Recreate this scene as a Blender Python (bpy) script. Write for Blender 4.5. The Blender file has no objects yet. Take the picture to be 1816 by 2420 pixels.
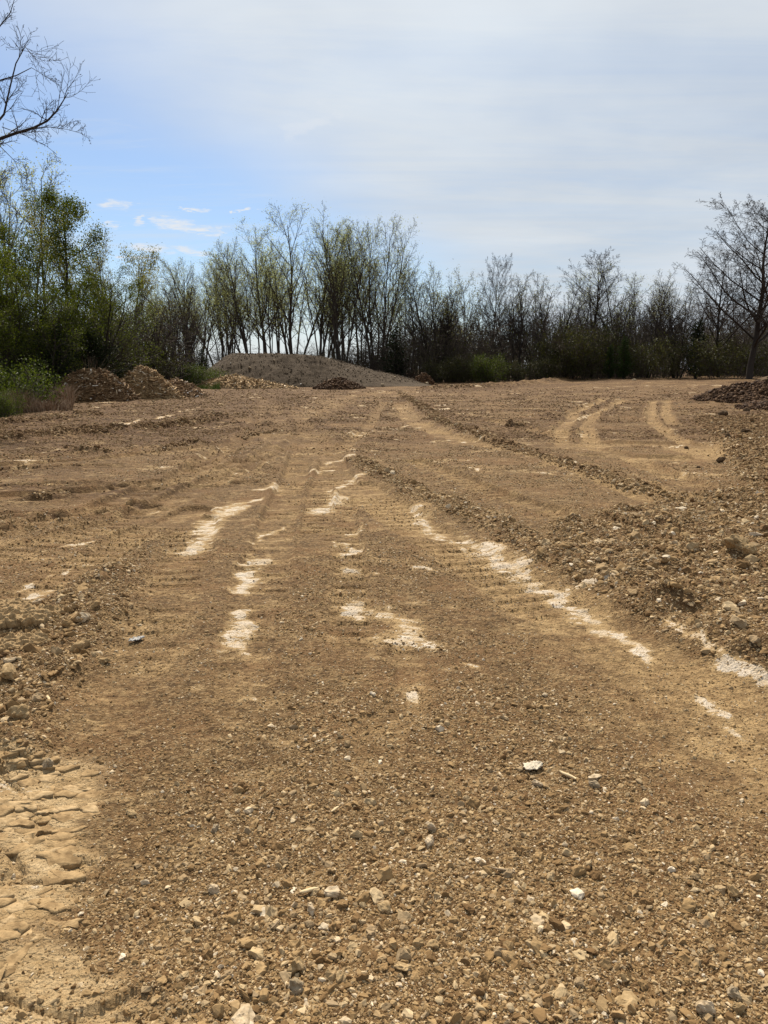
import bpy, math, random
import numpy as np
from mathutils import Vector, Matrix

SC = bpy.context.scene
COL = SC.collection
R = math.radians

# ------------------------------------------------------------------ camera, sky, sun, exposure
PITCH = R(10.9); CAM_H = 1.55; F = 1747.0
cam = bpy.data.cameras.new('camera'); camo = bpy.data.objects.new('camera', cam); COL.objects.link(camo)
camo.location = (0, 0, CAM_H); camo.rotation_euler = (R(90) - PITCH, 0, 0)
cam.sensor_fit = 'VERTICAL'; cam.sensor_height = 24.0; cam.sensor_width = 18.0
cam.lens = 24.0 * F / 2420.0
cam.clip_start = 0.05; cam.clip_end = 8000
SC.camera = camo
SC.view_settings.view_transform = 'Standard'; SC.view_settings.look = 'None'
SC.view_settings.gamma = 1.0; SC.view_settings.exposure = 0.62

SUN_AZ = R(-12); SUN_EL = R(49)
sunv = Vector((math.sin(SUN_AZ) * math.cos(SUN_EL), math.cos(SUN_AZ) * math.cos(SUN_EL), math.sin(SUN_EL)))
sl = bpy.data.lights.new('sun', 'SUN'); sl.energy = 5.0; sl.angle = R(0.9); sl.color = (1.0, 0.91, 0.77)
so = bpy.data.objects.new('sun', sl); COL.objects.link(so)
so.rotation_euler = (-sunv).to_track_quat('-Z', 'Y').to_euler(); so.location = (0, 0, 60)


class NT:
    """small node-tree helper"""
    def __init__(s, tree): s.t = tree; s.n = tree.nodes; s.l = tree.links
    def add(s, typ, **kw):
        n = s.n.new(typ)
        for k, v in kw.items(): setattr(n, k, v)
        return n
    def put(s, sock, v):
        if isinstance(v, bpy.types.NodeSocket): s.l.new(v, sock)
        elif v is not None: sock.default_value = v
    def math(s, op, a, b=None, c=None, clamp=False):
        n = s.add('ShaderNodeMath', operation=op, use_clamp=clamp)
        s.put(n.inputs[0], a); s.put(n.inputs[1], b)
        if c is not None: s.put(n.inputs[2], c)
        return n.outputs[0]
    def vmath(s, op, a, b=None, scale=None):
        n = s.add('ShaderNodeVectorMath', operation=op)
        s.put(n.inputs[0], a)
        if b is not None: s.put(n.inputs[1], b)
        if scale is not None: s.put(n.inputs['Scale'], scale)
        return n.outputs['Value'] if op in ('LENGTH', 'DOT_PRODUCT', 'DISTANCE') else n.outputs[0]
    def sstep(s, v, a, b, lo=0.0, hi=1.0):
        n = s.add('ShaderNodeMapRange', interpolation_type='SMOOTHSTEP')
        s.put(n.inputs[0], v); s.put(n.inputs[1], a); s.put(n.inputs[2], b); s.put(n.inputs[3], lo); s.put(n.inputs[4], hi)
        return n.outputs[0]
    def noise(s, vec, scale, detail=4, rough=0.55, dist=0.0, col=False):
        n = s.add('ShaderNodeTexNoise')
        s.put(n.inputs['Vector'], vec); s.put(n.inputs['Scale'], scale); s.put(n.inputs['Detail'], detail)
        s.put(n.inputs['Roughness'], rough); s.put(n.inputs['Distortion'], dist)
        return n.outputs['Color'] if col else n.outputs[0]
    def mix(s, f, a, b, blend='MIX'):
        n = s.add('ShaderNodeMix', data_type='RGBA', blend_type=blend)
        s.put(n.inputs[0], f)
        for i, v in ((6, a), (7, b)):
            if isinstance(v, (tuple, list)): v = tuple(v) + (1.0,) * (4 - len(v))
            s.put(n.inputs[i], v)
        return n.outputs[2]
    def attr(s, name, typ='GEOMETRY'):
        n = s.add('ShaderNodeAttribute', attribute_name=name, attribute_type=typ)
        return n.outputs['Fac']
    def bump(s, h, strength, dist, normal=None):
        n = s.add('ShaderNodeBump')
        s.put(n.inputs['Strength'], strength); s.put(n.inputs['Distance'], dist); s.put(n.inputs['Height'], h)
        if normal is not None: s.put(n.inputs['Normal'], normal)
        return n.outputs[0]


def pix_dir(px, py):
    u = (px - 908.0) / F; v = (1210.0 - py) / F
    return np.array([u, math.cos(PITCH) + v * math.sin(PITCH), -math.sin(PITCH) + v * math.cos(PITCH)])

# ---- world: clear Nishita sky with a thin high cloud deck whose edge leaves blue on the left, small fair-weather puffs in it
W = bpy.data.worlds.new('World'); SC.world = W; W.use_nodes = True
T = NT(W.node_tree); T.n.clear()
tc = T.add('ShaderNodeTexCoord').outputs['Generated']
sky = T.add('ShaderNodeTexSky'); sky.sky_type = 'NISHITA'; sky.sun_disc = False
sky.sun_elevation = SUN_EL; sky.sun_rotation = SUN_AZ; sky.air_density = 1.0; sky.dust_density = 0.6; sky.ozone_density = 1.6
sep = T.add('ShaderNodeSeparateXYZ'); T.l.new(tc, sep.inputs[0])
zc = T.math('ADD', T.math('MAXIMUM', sep.outputs[2], 0.0), 0.035)
plane = T.add('ShaderNodeCombineXYZ')
T.put(plane.inputs[0], T.math('DIVIDE', sep.outputs[0], zc)); T.put(plane.inputs[1], T.math('DIVIDE', sep.outputs[1], zc))
P0 = plane.outputs[0]
def plane_pt(px, py):
    d = pix_dir(px, py); d = d / np.linalg.norm(d); z = max(d[2], 0) + 0.035
    return np.array([d[0] / z, d[1] / z])
warp = T.vmath('SUBTRACT', T.noise(P0, 0.9, 4, 0.6, col=True), (0.5, 0.5, 0.5))
Pw = T.vmath('ADD', P0, T.vmath('SCALE', warp, scale=0.55))
a = plane_pt(20, 250); b = plane_pt(860, 640)
e = (b - a) / np.linalg.norm(b - a); nrm = np.array([e[1], -e[0]])       # points to the clouded side
edge = T.math('SUBTRACT', T.vmath('DOT_PRODUCT', Pw, (float(nrm[0]), float(nrm[1]), 0)), float(nrm @ a))
deck = T.sstep(edge, -0.05, 1.15)
mp = T.add('ShaderNodeMapping'); T.l.new(P0, mp.inputs[0]); mp.inputs['Rotation'].default_value = (0, 0, R(-25)); mp.inputs['Scale'].default_value = (0.45, 1.9, 1)
streak = T.noise(mp.outputs[0], 0.9, 9, 0.66, 0.9)
soft = T.noise(P0, 0.55, 5, 0.55, 0.3)
deckd = T.math('MULTIPLY', deck, T.sstep(T.math('ADD', T.math('MULTIPLY', streak, 0.5), T.math('MULTIPLY', soft, 0.6)), 0.30, 0.66, 0.62, 0.98))
wisp = T.math('MULTIPLY', T.sstep(streak, 0.47, 0.75), 0.5)
cirr = T.math('MAXIMUM', deckd, wisp)
glow = T.math('POWER', T.math('MAXIMUM', T.vmath('DOT_PRODUCT', tc, tuple(sunv)), 0.0), 5.0)
shade = T.math('ADD', T.math('MULTIPLY', glow, 0.22), T.math('ADD', 0.80, T.math('MULTIPLY', T.sstep(soft, 0.3, 0.7), 0.14)))
cloudc = T.vmath('SCALE', T.mix(T.sstep(streak, 0.35, 0.65), (6.9, 7.6, 8.35), (7.3, 7.85, 8.4)), scale=shade)
skyc = T.mix(1.0, sky.outputs[0], (0.86, 0.98, 1.12), 'MULTIPLY')
skyc = T.mix(0.07, skyc, (6.5, 7.2, 8.3))
col = T.mix(cirr, skyc, cloudc)
# small puffs: ellipses in the plane of the cloud deck, frayed by noise
warp2 = T.vmath('SUBTRACT', T.noise(P0, 2.2, 6, 0.65, col=True), (0.5, 0.5, 0.5))
Pq = T.vmath('ADD', P0, T.vmath('SCALE', warp2, scale=0.85))
puffs = None
for (x, y, hw, hh) in [(272, 487, 40, 13), (328, 528, 20, 14), (412, 530, 38, 15), (452, 537, 26, 12), (498, 545, 18, 17),
                       (372, 588, 56, 13), (462, 592, 22, 14), (446, 493, 15, 7), (564, 489, 10, 5), (258, 528, 10, 9), (330, 610, 20, 6), (750, 300, 55, 30)]:
    c = plane_pt(x, y); cx = plane_pt(x + hw, y); cy = plane_pt(x, y - hh)
    M = np.linalg.inv(np.array([cx - c, cy - c]).T)
    d0 = T.vmath('SUBTRACT', Pq, (float(c[0]), float(c[1]), 0))
    uu = T.vmath('DOT_PRODUCT', d0, (float(M[0, 0]), float(M[0, 1]), 0)); vv = T.vmath('DOT_PRODUCT', d0, (float(M[1, 0]), float(M[1, 1]), 0))
    rr = T.math('ADD', T.math('MULTIPLY', uu, uu), T.math('MULTIPLY', vv, vv))
    m = T.sstep(rr, 0.1, 1.5, 0.3 if x == 750 else 1.0, 0.0)
    puffs = m if puffs is None else T.math('MAXIMUM', puffs, m)
puffs = T.math('MULTIPLY', puffs, T.sstep(T.noise(P0, 4.5, 7, 0.7), 0.36, 0.6, 0.1, 1.0))
col = T.mix(puffs, col, (7.9, 8.2, 8.6))
low = T.sstep(sep.outputs[2], 0.0, 0.10, 0.75, 0.0)                     # milky air at the horizon
col = T.mix(low, col, (7.0, 7.5, 8.2))
bg = T.add('ShaderNodeBackground'); T.put(bg.inputs[0], col); bg.inputs[1].default_value = 0.0655
T.l.new(bg.outputs[0], T.add('ShaderNodeOutputWorld').inputs[0])

# ------------------------------------------------------------------ helpers: noise, pixels, meshes
rngG = np.random.default_rng(7)
_ang = rngG.random(4096) * 2 * np.pi
_GX = np.cos(_ang).astype(np.float32); _GY = np.sin(_ang).astype(np.float32)

def perlin(x, y, seed=0):
    xi = np.floor(x).astype(np.int64); yi = np.floor(y).astype(np.int64)
    xf = (x - xi).astype(np.float32); yf = (y - yi).astype(np.float32)
    u = xf * xf * xf * (xf * (xf * 6 - 15) + 10); v = yf * yf * yf * (yf * (yf * 6 - 15) + 10)
    def g(ix, iy, fx, fy):
        h = (ix * 374761393 + iy * 668265263 + seed * 974634533) & 0x7fffffff
        h = ((h ^ (h >> 13)) * 1274126177) & 0x7fffffff
        h = (h ^ (h >> 16)) & 4095
        return _GX[h] * fx + _GY[h] * fy
    n00 = g(xi, yi, xf, yf); n10 = g(xi + 1, yi, xf - 1, yf); n01 = g(xi, yi + 1, xf, yf - 1); n11 = g(xi + 1, yi + 1, xf - 1, yf - 1)
    return ((n00 * (1 - u) + n10 * u) * (1 - v) + (n01 * (1 - u) + n11 * u) * v) * 1.5

def fbm(x, y, wl, octv=4, gain=0.5, seed=0):
    s = 0; amp = 1; tot = 0
    for i in range(octv):
        s = s + amp * perlin(x / wl, y / wl, seed + i * 17); tot += amp; amp *= gain; wl *= 0.5
    return s / tot

def ss(x, a, b):
    t = np.clip((x - a) / (b - a), 0, 1); return t * t * (3 - 2 * t)

def base_h(x, y):
    """broad shape of the lot: a gentle rise to the far right, a fall behind the rim"""
    h = 0.75 * ss(x, -4, 40) * np.clip(y / 78, 0, 1.2) ** 1.5
    h = h - 1.0 * ss(y, 84, 100)
    h = h - 0.5 * ss(-x - 0.30 * y - 3.2, 0, 6) * ss(y, 14, 26)
    return h

def at(px, py, z=None):
    """photograph pixel -> point of the lot's broad surface (z offset ignored)"""
    d = pix_dir(px, py)
    t = CAM_H / max(-d[2], 0.004)
    for _ in range(12):
        hh = float(base_h(np.float64(d[0] * t), np.float64(d[1] * t)))
        t = 0.5 * t + 0.5 * (CAM_H - hh) / max(-d[2], 0.004)
        t = min(t, 140)
    return np.array([d[0] * t, d[1] * t])

def at_depth(px, py, Y):
    d = pix_dir(px, py); t = Y / d[1]
    return np.array([d[0] * t, Y, CAM_H + d[2] * t])

K = 1816 / 1660.0
def dp(x, y): return at(x * K, y * K)

def seg_field(X, Y, pts, hws):
    """distance to a polyline, divided by its local half width; also arc length and signed side"""
    best = np.full(X.shape, 1e9, np.float32); arc = np.zeros(X.shape, np.float32); side = np.zeros(X.shape, np.float32)
    a0 = 0.0
    if len(pts) == 1: pts = [pts[0], pts[0] + np.array([0.01, 0])]; hws = [hws[0]] * 2
    for i in range(len(pts) - 1):
        A, B = pts[i], pts[i + 1]; d = B - A; L = float(np.hypot(*d)) + 1e-9
        t = np.clip(((X - A[0]) * d[0] + (Y - A[1]) * d[1]) / (L * L), 0, 1)
        dx = X - (A[0] + t * d[0]); dy = Y - (A[1] + t * d[1])
        q = np.sqrt(dx * dx + dy * dy) / (hws[i] + (hws[i + 1] - hws[i]) * t)
        m = q < best
        best = np.where(m, q, best); arc = np.where(m, a0 + t * L, arc)
        side = np.where(m, (d[0] * dy - d[1] * dx) / L, side)
        a0 += L
    return best, arc, side

def poly_in(X, Y, pts):
    ins = np.zeros(X.shape, bool); n = len(pts)
    for i in range(n):
        x1, y1 = pts[i]; x2, y2 = pts[(i + 1) % n]
        c = ((y1 > Y) != (y2 > Y)) & (X < (x2 - x1) * (Y - y1) / (y2 - y1 + 1e-12) + x1)
        ins ^= c
    return ins.astype(np.float32)

def line(pxs, hw_px=None, hw_m=None):
    pts = [dp(*p) for p in pxs]
    hw = [hw_m if hw_m else hw_px * float(np.hypot(*p)) / 1597.0 for p in pts]
    return pts, hw

def mesh_np(name, verts, faces, mats=(), smooth=False, midx=None, attrs=None):
    """verts (n,3); faces: array (m,k) or list of such arrays"""
    me = bpy.data.meshes.new(name)
    if isinstance(faces, np.ndarray): faces = [faces]
    faces = [f for f in faces if len(f)]
    verts = np.asarray(verts, np.float32)
    me.vertices.add(len(verts)); me.vertices.foreach_set('co', verts.ravel())
    tot = sum(f.size for f in faces); cnt = sum(len(f) for f in faces)
    me.loops.add(tot); me.polygons.add(cnt)
    me.loops.foreach_set('vertex_index', np.concatenate([f.ravel() for f in faces]).astype(np.int32))
    sizes = np.concatenate([np.full(len(f), f.shape[1], np.int32) for f in faces])
    starts = np.concatenate([[0], np.cumsum(sizes)[:-1]]).astype(np.int32)
    me.polygons.foreach_set('loop_start', starts)
    if midx is not None: me.polygons.foreach_set('material_index', np.asarray(midx, np.int32))
    if smooth: me.polygons.foreach_set('use_smooth', np.ones(cnt, bool))
    for m in mats: me.materials.append(m)
    for k, v in (attrs or {}).items():
        a = me.attributes.new(k, 'FLOAT', 'POINT'); a.data.foreach_set('value', np.asarray(v, np.float32))
    me.update(); me.validate()
    return me

def obj(name, me, parent=None, loc=None, rot=None, scale=None):
    o = bpy.data.objects.new(name, me); COL.objects.link(o)
    if parent: o.parent = parent
    if loc is not None: o.location = loc
    if rot is not None: o.rotation_euler = rot
    if scale is not None: o.scale = scale
    return o

def tag(o, label=None, cat=None, group=None, kind=None):
    if label: o['label'] = label
    if cat: o['category'] = cat
    if group: o['group'] = group
    if kind: o['kind'] = kind
    return o

def mat(name):
    m = bpy.data.materials.new(name); m.use_nodes = True
    t = NT(m.node_tree); t.n.clear()
    b = t.add('ShaderNodeBsdfPrincipled'); b.inputs['Roughness'].default_value = 0.95
    b.inputs['Specular IOR Level'].default_value = 0.15
    o = t.add('ShaderNodeOutputMaterial'); t.l.new(b.outputs[0], o.inputs[0])
    return m, t, b, o

# ------------------------------------------------------------------ ground fields
PALE = [([(505, 1095), (470, 1115), (445, 1140), (430, 1170), (425, 1188)], 24), ([(600, 1050), (575, 1060)], 15),
        ([(560, 1078), (505, 1090), (470, 1098)], 9), ([(608, 1138), (575, 1152), (552, 1163)], 9),
        ([(738, 1068), (725, 1085), (690, 1100)], 20), ([(782, 1028), (740, 1045), (712, 1058)], 9),
        ([(562, 1200), (540, 1225), (530, 1260), (522, 1280)], 17), ([(527, 1322), (518, 1360), (508, 1398)], 21),
        ([(502, 1412), (522, 1422)], 8), ([(515, 1500), (548, 1497)], 12), ([(725, 1146), (768, 1148)], 8),
        ([(720, 1175), (772, 1183), (735, 1200)], 10), ([(738, 1235), (765, 1240)], 12), ([(733, 1268)], 8),
        ([(768, 1302), (770, 1342)], 20), ([(858, 1338), (892, 1346), (875, 1375)], 40), ([(898, 1465), (908, 1500)], 12),
        ([(898, 1095), (915, 1125), (955, 1158), (1010, 1165), (1062, 1185)], 15),
        ([(1062, 1185), (1105, 1225), (1150, 1258), (1190, 1272)], 30), ([(1220, 1300), (1270, 1325), (1310, 1352)], 26),
        ([(1310, 1352), (1360, 1385), (1410, 1418)], 13), ([(1255, 1275), (1310, 1280)], 10),
        ([(1455, 1365), (1510, 1405), (1550, 1432)], 12), ([(1540, 1430), (1600, 1465), (1675, 1500)], 20),
        ([(1530, 1520), (1555, 1530)], 14), ([(1585, 1560), (1612, 1590)], 10), ([(990, 1165), (1010, 1180)], 10),
        ([(0, 1310), (50, 1290), (105, 1272)], 16), ([(55, 1270), (200, 1215)], 5), ([(130, 1188), (200, 1175)], 6),
        ([(700, 1000), (760, 990)], 5), ([(640, 1022), (720, 1012)], 5), ([(340, 906), (370, 896)], 5), ([(420, 915), (490, 893)], 5),
        ([(250, 922), (305, 908)], 5), ([(1000, 1410), (1010, 1418)], 8),
        ([(1250, 837), (1400, 832), (1570, 834)], 4), ([(760, 848), (860, 845)], 3), ([(820, 925), (910, 918)], 3), ([(930, 950), (1060, 948)], 3),
        ([(985, 895), (1060, 890)], 3), ([(780, 935), (830, 935)], 3), ([(320, 1100), (345, 1096)], 5), ([(1010, 1015), (1040, 1022)], 4),
        ([(900, 1225), (930, 1230)], 8), ([(1410, 958), (1480, 950)], 5), ([(1240, 905), (1290, 890)], 3)]
TAN = [([(770, 1052), (830, 1090), (900, 1140), (1000, 1195), (1120, 1265), (1250, 1345), (1400, 1430), (1560, 1530), (1700, 1640)], 0.30),
       ([(866, 872), (890, 908), (960, 940), (1080, 963), (1180, 985), (1300, 1030), (1450, 1085), (1660, 1112)], 0.33),
       ([(1305, 864), (1240, 893), (1212, 925), (1215, 955)], 0.20), ([(1345, 866), (1290, 890), (1265, 915), (1275, 950)], 0.20),
       ([(1412, 866), (1405, 890), (1412, 912), (1480, 950)], 0.18), ([(1442, 866), (1436, 890), (1450, 912)], 0.18),
       ([(1240, 960), (1340, 950), (1480, 955), (1560, 985)], 0.55), ([(1300, 985), (1480, 990)], 0.4),
       ([(0, 1203), (130, 1165), (280, 1120), (420, 1060), (560, 1000), (620, 950), (600, 900), (585, 865)], 0.24),
       ([(0, 1310), (100, 1268), (190, 1215), (300, 1150), (420, 1100)], 0.20),
       ([(215, 1540), (290, 1430), (370, 1290), (400, 1200), (425, 1120)], 0.22),
       ([(520, 1520), (525, 1400), (540, 1240), (600, 1130)], 0.14), ([(760, 1400), (760, 1250), (740, 1120), (760, 1050)], 0.15),
       ([(875, 1400), (900, 1480), (830, 1580), (810, 1640)], 0.10), ([(1480, 1560), (1560, 1620), (1660, 1690)], 0.30),
       ([(1440, 1520), (1560, 1580), (1700, 1640)], 0.22), ([(800, 1560), (815, 1600)], 0.10), ([(1355, 2000), (1400, 2090), (1380, 2150)], 0.04),
       ([(560, 1300), (600, 1130), (640, 1020), (660, 950), (650, 900)], .20), ([(0, 1150), (200, 1100), (380, 1040), (520, 960), (560, 900), (570, 862)], .24),
       ([(640, 900), (700, 960), (745, 1050)], .22), ([(900, 1000), (1050, 1060), (1250, 1130), (1450, 1200), (1660, 1270)], .20), ([(1060, 905), (1200, 935), (1350, 985), (1500, 1050)], .25),
       ([(0, 1075), (200, 1062), (420, 1030), (600, 985), (720, 965)], .2), ([(0, 1015), (220, 998), (420, 975), (560, 940)], .22), ([(680, 1180), (690, 1060), (720, 985), (790, 930), (830, 870)], .18),
       ([(560, 925), (640, 960), (690, 985)], 0.5), ([(640, 905), (740, 860), (860, 845)], 0.8)]
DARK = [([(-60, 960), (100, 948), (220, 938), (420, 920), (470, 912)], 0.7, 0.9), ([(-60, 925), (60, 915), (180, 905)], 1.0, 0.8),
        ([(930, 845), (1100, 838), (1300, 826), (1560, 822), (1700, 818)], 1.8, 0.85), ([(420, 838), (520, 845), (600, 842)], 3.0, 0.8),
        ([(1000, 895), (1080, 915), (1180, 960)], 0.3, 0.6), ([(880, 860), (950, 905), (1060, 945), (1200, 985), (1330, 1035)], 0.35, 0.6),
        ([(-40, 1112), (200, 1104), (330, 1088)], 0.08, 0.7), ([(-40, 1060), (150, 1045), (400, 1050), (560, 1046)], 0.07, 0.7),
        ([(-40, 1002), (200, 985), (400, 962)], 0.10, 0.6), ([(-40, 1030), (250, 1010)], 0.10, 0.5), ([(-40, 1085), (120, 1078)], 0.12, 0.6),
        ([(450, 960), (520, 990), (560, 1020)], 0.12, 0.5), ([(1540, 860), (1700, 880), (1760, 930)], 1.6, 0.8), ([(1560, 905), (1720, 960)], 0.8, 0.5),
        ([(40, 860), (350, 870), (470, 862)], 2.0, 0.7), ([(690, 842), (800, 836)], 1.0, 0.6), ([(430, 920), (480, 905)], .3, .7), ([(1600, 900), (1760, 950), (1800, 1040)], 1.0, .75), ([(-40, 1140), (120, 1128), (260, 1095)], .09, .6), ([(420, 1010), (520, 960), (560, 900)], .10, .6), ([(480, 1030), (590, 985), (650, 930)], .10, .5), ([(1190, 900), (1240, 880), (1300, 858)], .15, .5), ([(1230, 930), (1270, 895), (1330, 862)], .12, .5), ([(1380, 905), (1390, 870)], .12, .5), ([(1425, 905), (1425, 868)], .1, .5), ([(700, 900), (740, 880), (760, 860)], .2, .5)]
GROOVE = [d for d in DARK if d[1] <= 0.2]
RIDGE = [([(772, 1000), (830, 1032), (900, 1070), (1000, 1105), (1150, 1180), (1300, 1262), (1420, 1325), (1540, 1390), (1700, 1470)], 0.26, 0.075),
         ([(862, 848), (910, 880), (960, 915), (1100, 962), (1220, 1000), (1330, 1040), (1450, 1075)], 0.30, 0.07),
         ([(-60, 962), (100, 950), (220, 940), (420, 920), (470, 912)], 0.45, 0.16), ([(-60, 928), (60, 915), (200, 903)], 0.5, 0.14),
         ([(930, 843), (1100, 836), (1300, 824), (1560, 820), (1720, 816)], 1.3, 0.30), ([(340, 985), (400, 965), (440, 960)], 0.12, 0.05),
         ([(240, 985), (150, 975)], 0.1, 0.06), ([(1100, 920), (1130, 918)], 0.15, 0.12), ([(520, 945), (600, 935)], .2, .04),
         ([(90, 1075), (140, 1068)], .12, .07), ([(440, 918), (462, 910)], .18, .14)]
CLODP = [[(285, 1215), (295, 1285), (205, 1400), (150, 1500), (80, 1640), (-60, 1700), (-60, 1345), (95, 1312), (200, 1250)],
         [(1180, 1150), (1330, 1110), (1500, 1080), (1750, 1030), (1780, 1480), (1600, 1420), (1400, 1320)],
         [(1500, 905), (1700, 900), (1760, 1080), (1600, 1050), (1560, 960)]]
SLABP = [(-40, 1650), (130, 1640), (195, 1690), (205, 1790), (160, 1900), (175, 2000), (240, 2090), (300, 2240), (-60, 2300)]
FANP = [(380, 1720), (560, 1520), (800, 1470), (1100, 1480), (1480, 1700), (1720, 1850), (1760, 2400), (330, 2400)]

PALE_L = [line(p, hw_px=h * 0.78) for p, h in PALE]
TAN_L = [line(p, hw_m=h) for p, h in TAN]
TAN_S = [0.85 if i < 2 else (0.9 if i < 8 else 0.62) for i in range(len(TAN))]
DARK_L = [(line(p, hw_m=h), s) for p, h, s in DARK]
RIDGE_L = [(line(p, hw_m=h), z) for p, h, z in RIDGE]
GROOVE_L = [line(p, hw_m=h) for p, h, s in GROOVE]
CLODP_W = [[dp(*q) for q in p] for p in CLODP]
SLAB_W = [dp(*q) for q in SLABP]; FAN_W = [dp(*q) for q in FANP]

def sdf_soft(X, Y, pts, soft):
    ins = poly_in(X, Y, pts)
    q, _, _ = seg_field(X, Y, pts + [pts[0]], [1.0] * (len(pts) + 1))
    sd = np.where(ins > 0, q, -q)
    return ss(sd, -soft, soft)

def fields(X, Y):
    X = X.astype(np.float64); Y = Y.astype(np.float64)
    r = np.sqrt(X * X + (Y + 1.0) ** 2)
    n1 = fbm(X, Y, 0.35, 4, 0.6, 3); n2 = fbm(X, Y, 2.5, 4, 0.55, 31); n3 = fbm(X, Y * 1.6, 0.9, 4, 0.6, 57)
    wx = X + 0.12 * fbm(X, Y, 0.6, 3, 0.5, 71); wy = Y + 0.16 * fbm(X, Y, 0.6, 3, 0.5, 91)
    Z0 = lambda: np.zeros(X.shape, np.float32)
    pale, tan, dark, rut, grou, ridge, rmask, clod = Z0(), Z0(), Z0(), Z0(), Z0(), Z0(), Z0(), Z0()
    def near(px_, py_, pts, reach):
        p = np.array(pts); k = np.where((px_ > p[:, 0].min() - reach) & (px_ < p[:, 0].max() + reach) & (py_ > p[:, 1].min() - reach) & (py_ < p[:, 1].max() + reach))[0]
        return k
    jx = X + 0.14 * fbm(X, Y, 0.30, 3, .6, 11); jy = Y + 0.34 * fbm(X, Y, 0.4, 3, .6, 13)
    for pts, hw in PALE_L:
        k = near(jx, jy, pts, 3.2 * max(hw))
        if not len(k): continue
        q, _, _ = seg_field(jx[k], jy[k], pts, hw)
        pale[k] = np.maximum(pale[k], np.clip(0.94 - 0.36 * q + 0.75 * n1[k], 0, 0.84))
        tan[k] = np.maximum(tan[k], 0.85 * ss(3.0 - q, 0.0, 2.4))
    berm = Z0()
    for (pts, hw), st in zip(TAN_L, TAN_S):
        k = near(wx, wy, pts, 2.6 * max(hw))
        if not len(k): continue
        q, arc, _ = seg_field(X[k] + .25 * (wx[k] - X[k]), Y[k] + .25 * (wy[k] - Y[k]), pts, hw)
        tan[k] = np.maximum(tan[k], st * ss(2.0 - q + .5 * n3[k], 0.0, 1.4) * np.clip(0.9 + 0.6 * n2[k] + .5 * n3[k], 0, 1.1))
        rut[k] = np.maximum(rut[k], ss(1.1 - q, 0, 0.25))
        berm[k] = np.maximum(berm[k], 0.024 * np.exp(-((q - 1.25) / .22) ** 2) * (0.7 + 1.3 * n3[k]) * ss(Y[k], 4, 8))
        grou[k] = np.maximum(grou[k], ss(1.0 - q, 0, 0.3) * ss(np.sin(arc * 2 * np.pi / 0.20), .35, .8) * ss(n3[k] + n2[k], -.4, .0))
    for (pts, hw), s in DARK_L:
        k = near(wx, wy, pts, 2.3 * max(hw))
        if not len(k): continue
        q, _, _ = seg_field(wx[k], wy[k], pts, hw)
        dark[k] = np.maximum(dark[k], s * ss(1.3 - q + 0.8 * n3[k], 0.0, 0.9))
    for (pts, hw), z in RIDGE_L:
        k = near(wx, wy, pts, 2.6 * max(hw))
        if not len(k): continue
        q, _, _ = seg_field(wx[k], wy[k], pts, hw)
        m = np.exp(-(q * 1.15) ** 2)
        ridge[k] = np.maximum(ridge[k], 1.5 * z * m * (0.7 + 0.9 * n3[k])); rmask[k] = np.maximum(rmask[k], ss(m, 0.25, 0.7))
    for pts, hw in GROOVE_L:
        k = near(wx, wy, pts, 3.2 * max(hw))
        if not len(k): continue
        q, _, _ = seg_field(wx[k], wy[k], pts, hw)
        ridge[k] += -0.040 * np.exp(-(q * 1.1) ** 2) + 0.032 * np.exp(-((q - 1.7) * 1.6) ** 2) * (1 + n3[k])
    ridge = ridge + berm * (1 - rut)
    def region(pts, soft):
        out = Z0(); k = near(wx, wy, pts, soft * 1.1)
        if len(k): out[k] = sdf_soft(wx[k], wy[k], pts, soft)
        return out
    for p in CLODP_W: clod = np.maximum(clod, region(p, 0.18))
    dark = np.maximum(dark, 0.42 * clod * (1 + n3))
    slab = region(SLAB_W, 0.24); slab = ss(slab + .55 * n1 + .35 * n3, .25, .85) * (slab > 0)
    fan = region(FAN_W, 0.35)
    # soil churned up beyond the gravelled foreground: darker, browner, patchy
    far = ss(Y, 7, 20); streaks = fbm(X * 0.45, Y, 1.3, 4, 0.6, 151)
    dark = np.maximum(dark, far * np.clip(0.58 + 0.5 * ss(-X - 0.05 * Y, -2, 6) + 0.6 * n2 + 0.95 * streaks, 0, 1) * (1 - 0.55 * tan))
    dark = np.maximum(dark, 0.6 * rmask * (0.6 + n3)); dark = np.maximum(dark, np.clip(0.5 + 0.8 * streaks, 0, 1) * ss(-X - 0.12 * Y, 0.2, 2.0) * ss(Y, 5, 9) * (1 - .5 * tan))  # ridges: browner soil, with their shadows also worked into the dark tone
    spk = fbm(X * 0.6, Y, 0.8, 4, 0.6, 121)
    pale = np.maximum(pale, 0.75 * ss(spk, 0.20, 0.42) * ss(Y, 8, 13) * (1 - ss(Y, 60, 80)) * (0.35 + 0.65 * ss(n2, -.15, .25)))
    tan = np.maximum(tan, 0.75 * ss(n2 + 0.6 * n3, 0.05, 0.5) * (1 - 0.6 * fan))
    tan = np.maximum(tan, slab * 0.95)
    pale = np.maximum(pale, slab * (0.22 + 0.35 * n3 + .3 * n2))
    return dict(r=r, n1=n1, n2=n2, n3=n3, pale=pale, tan=tan, dark=np.clip(dark * (1 - .5 * pale), 0, 1), rut=rut, grou=grou, ridge=ridge,
                rmask=rmask, clod=clod, slab=slab, fan=fan)

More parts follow.
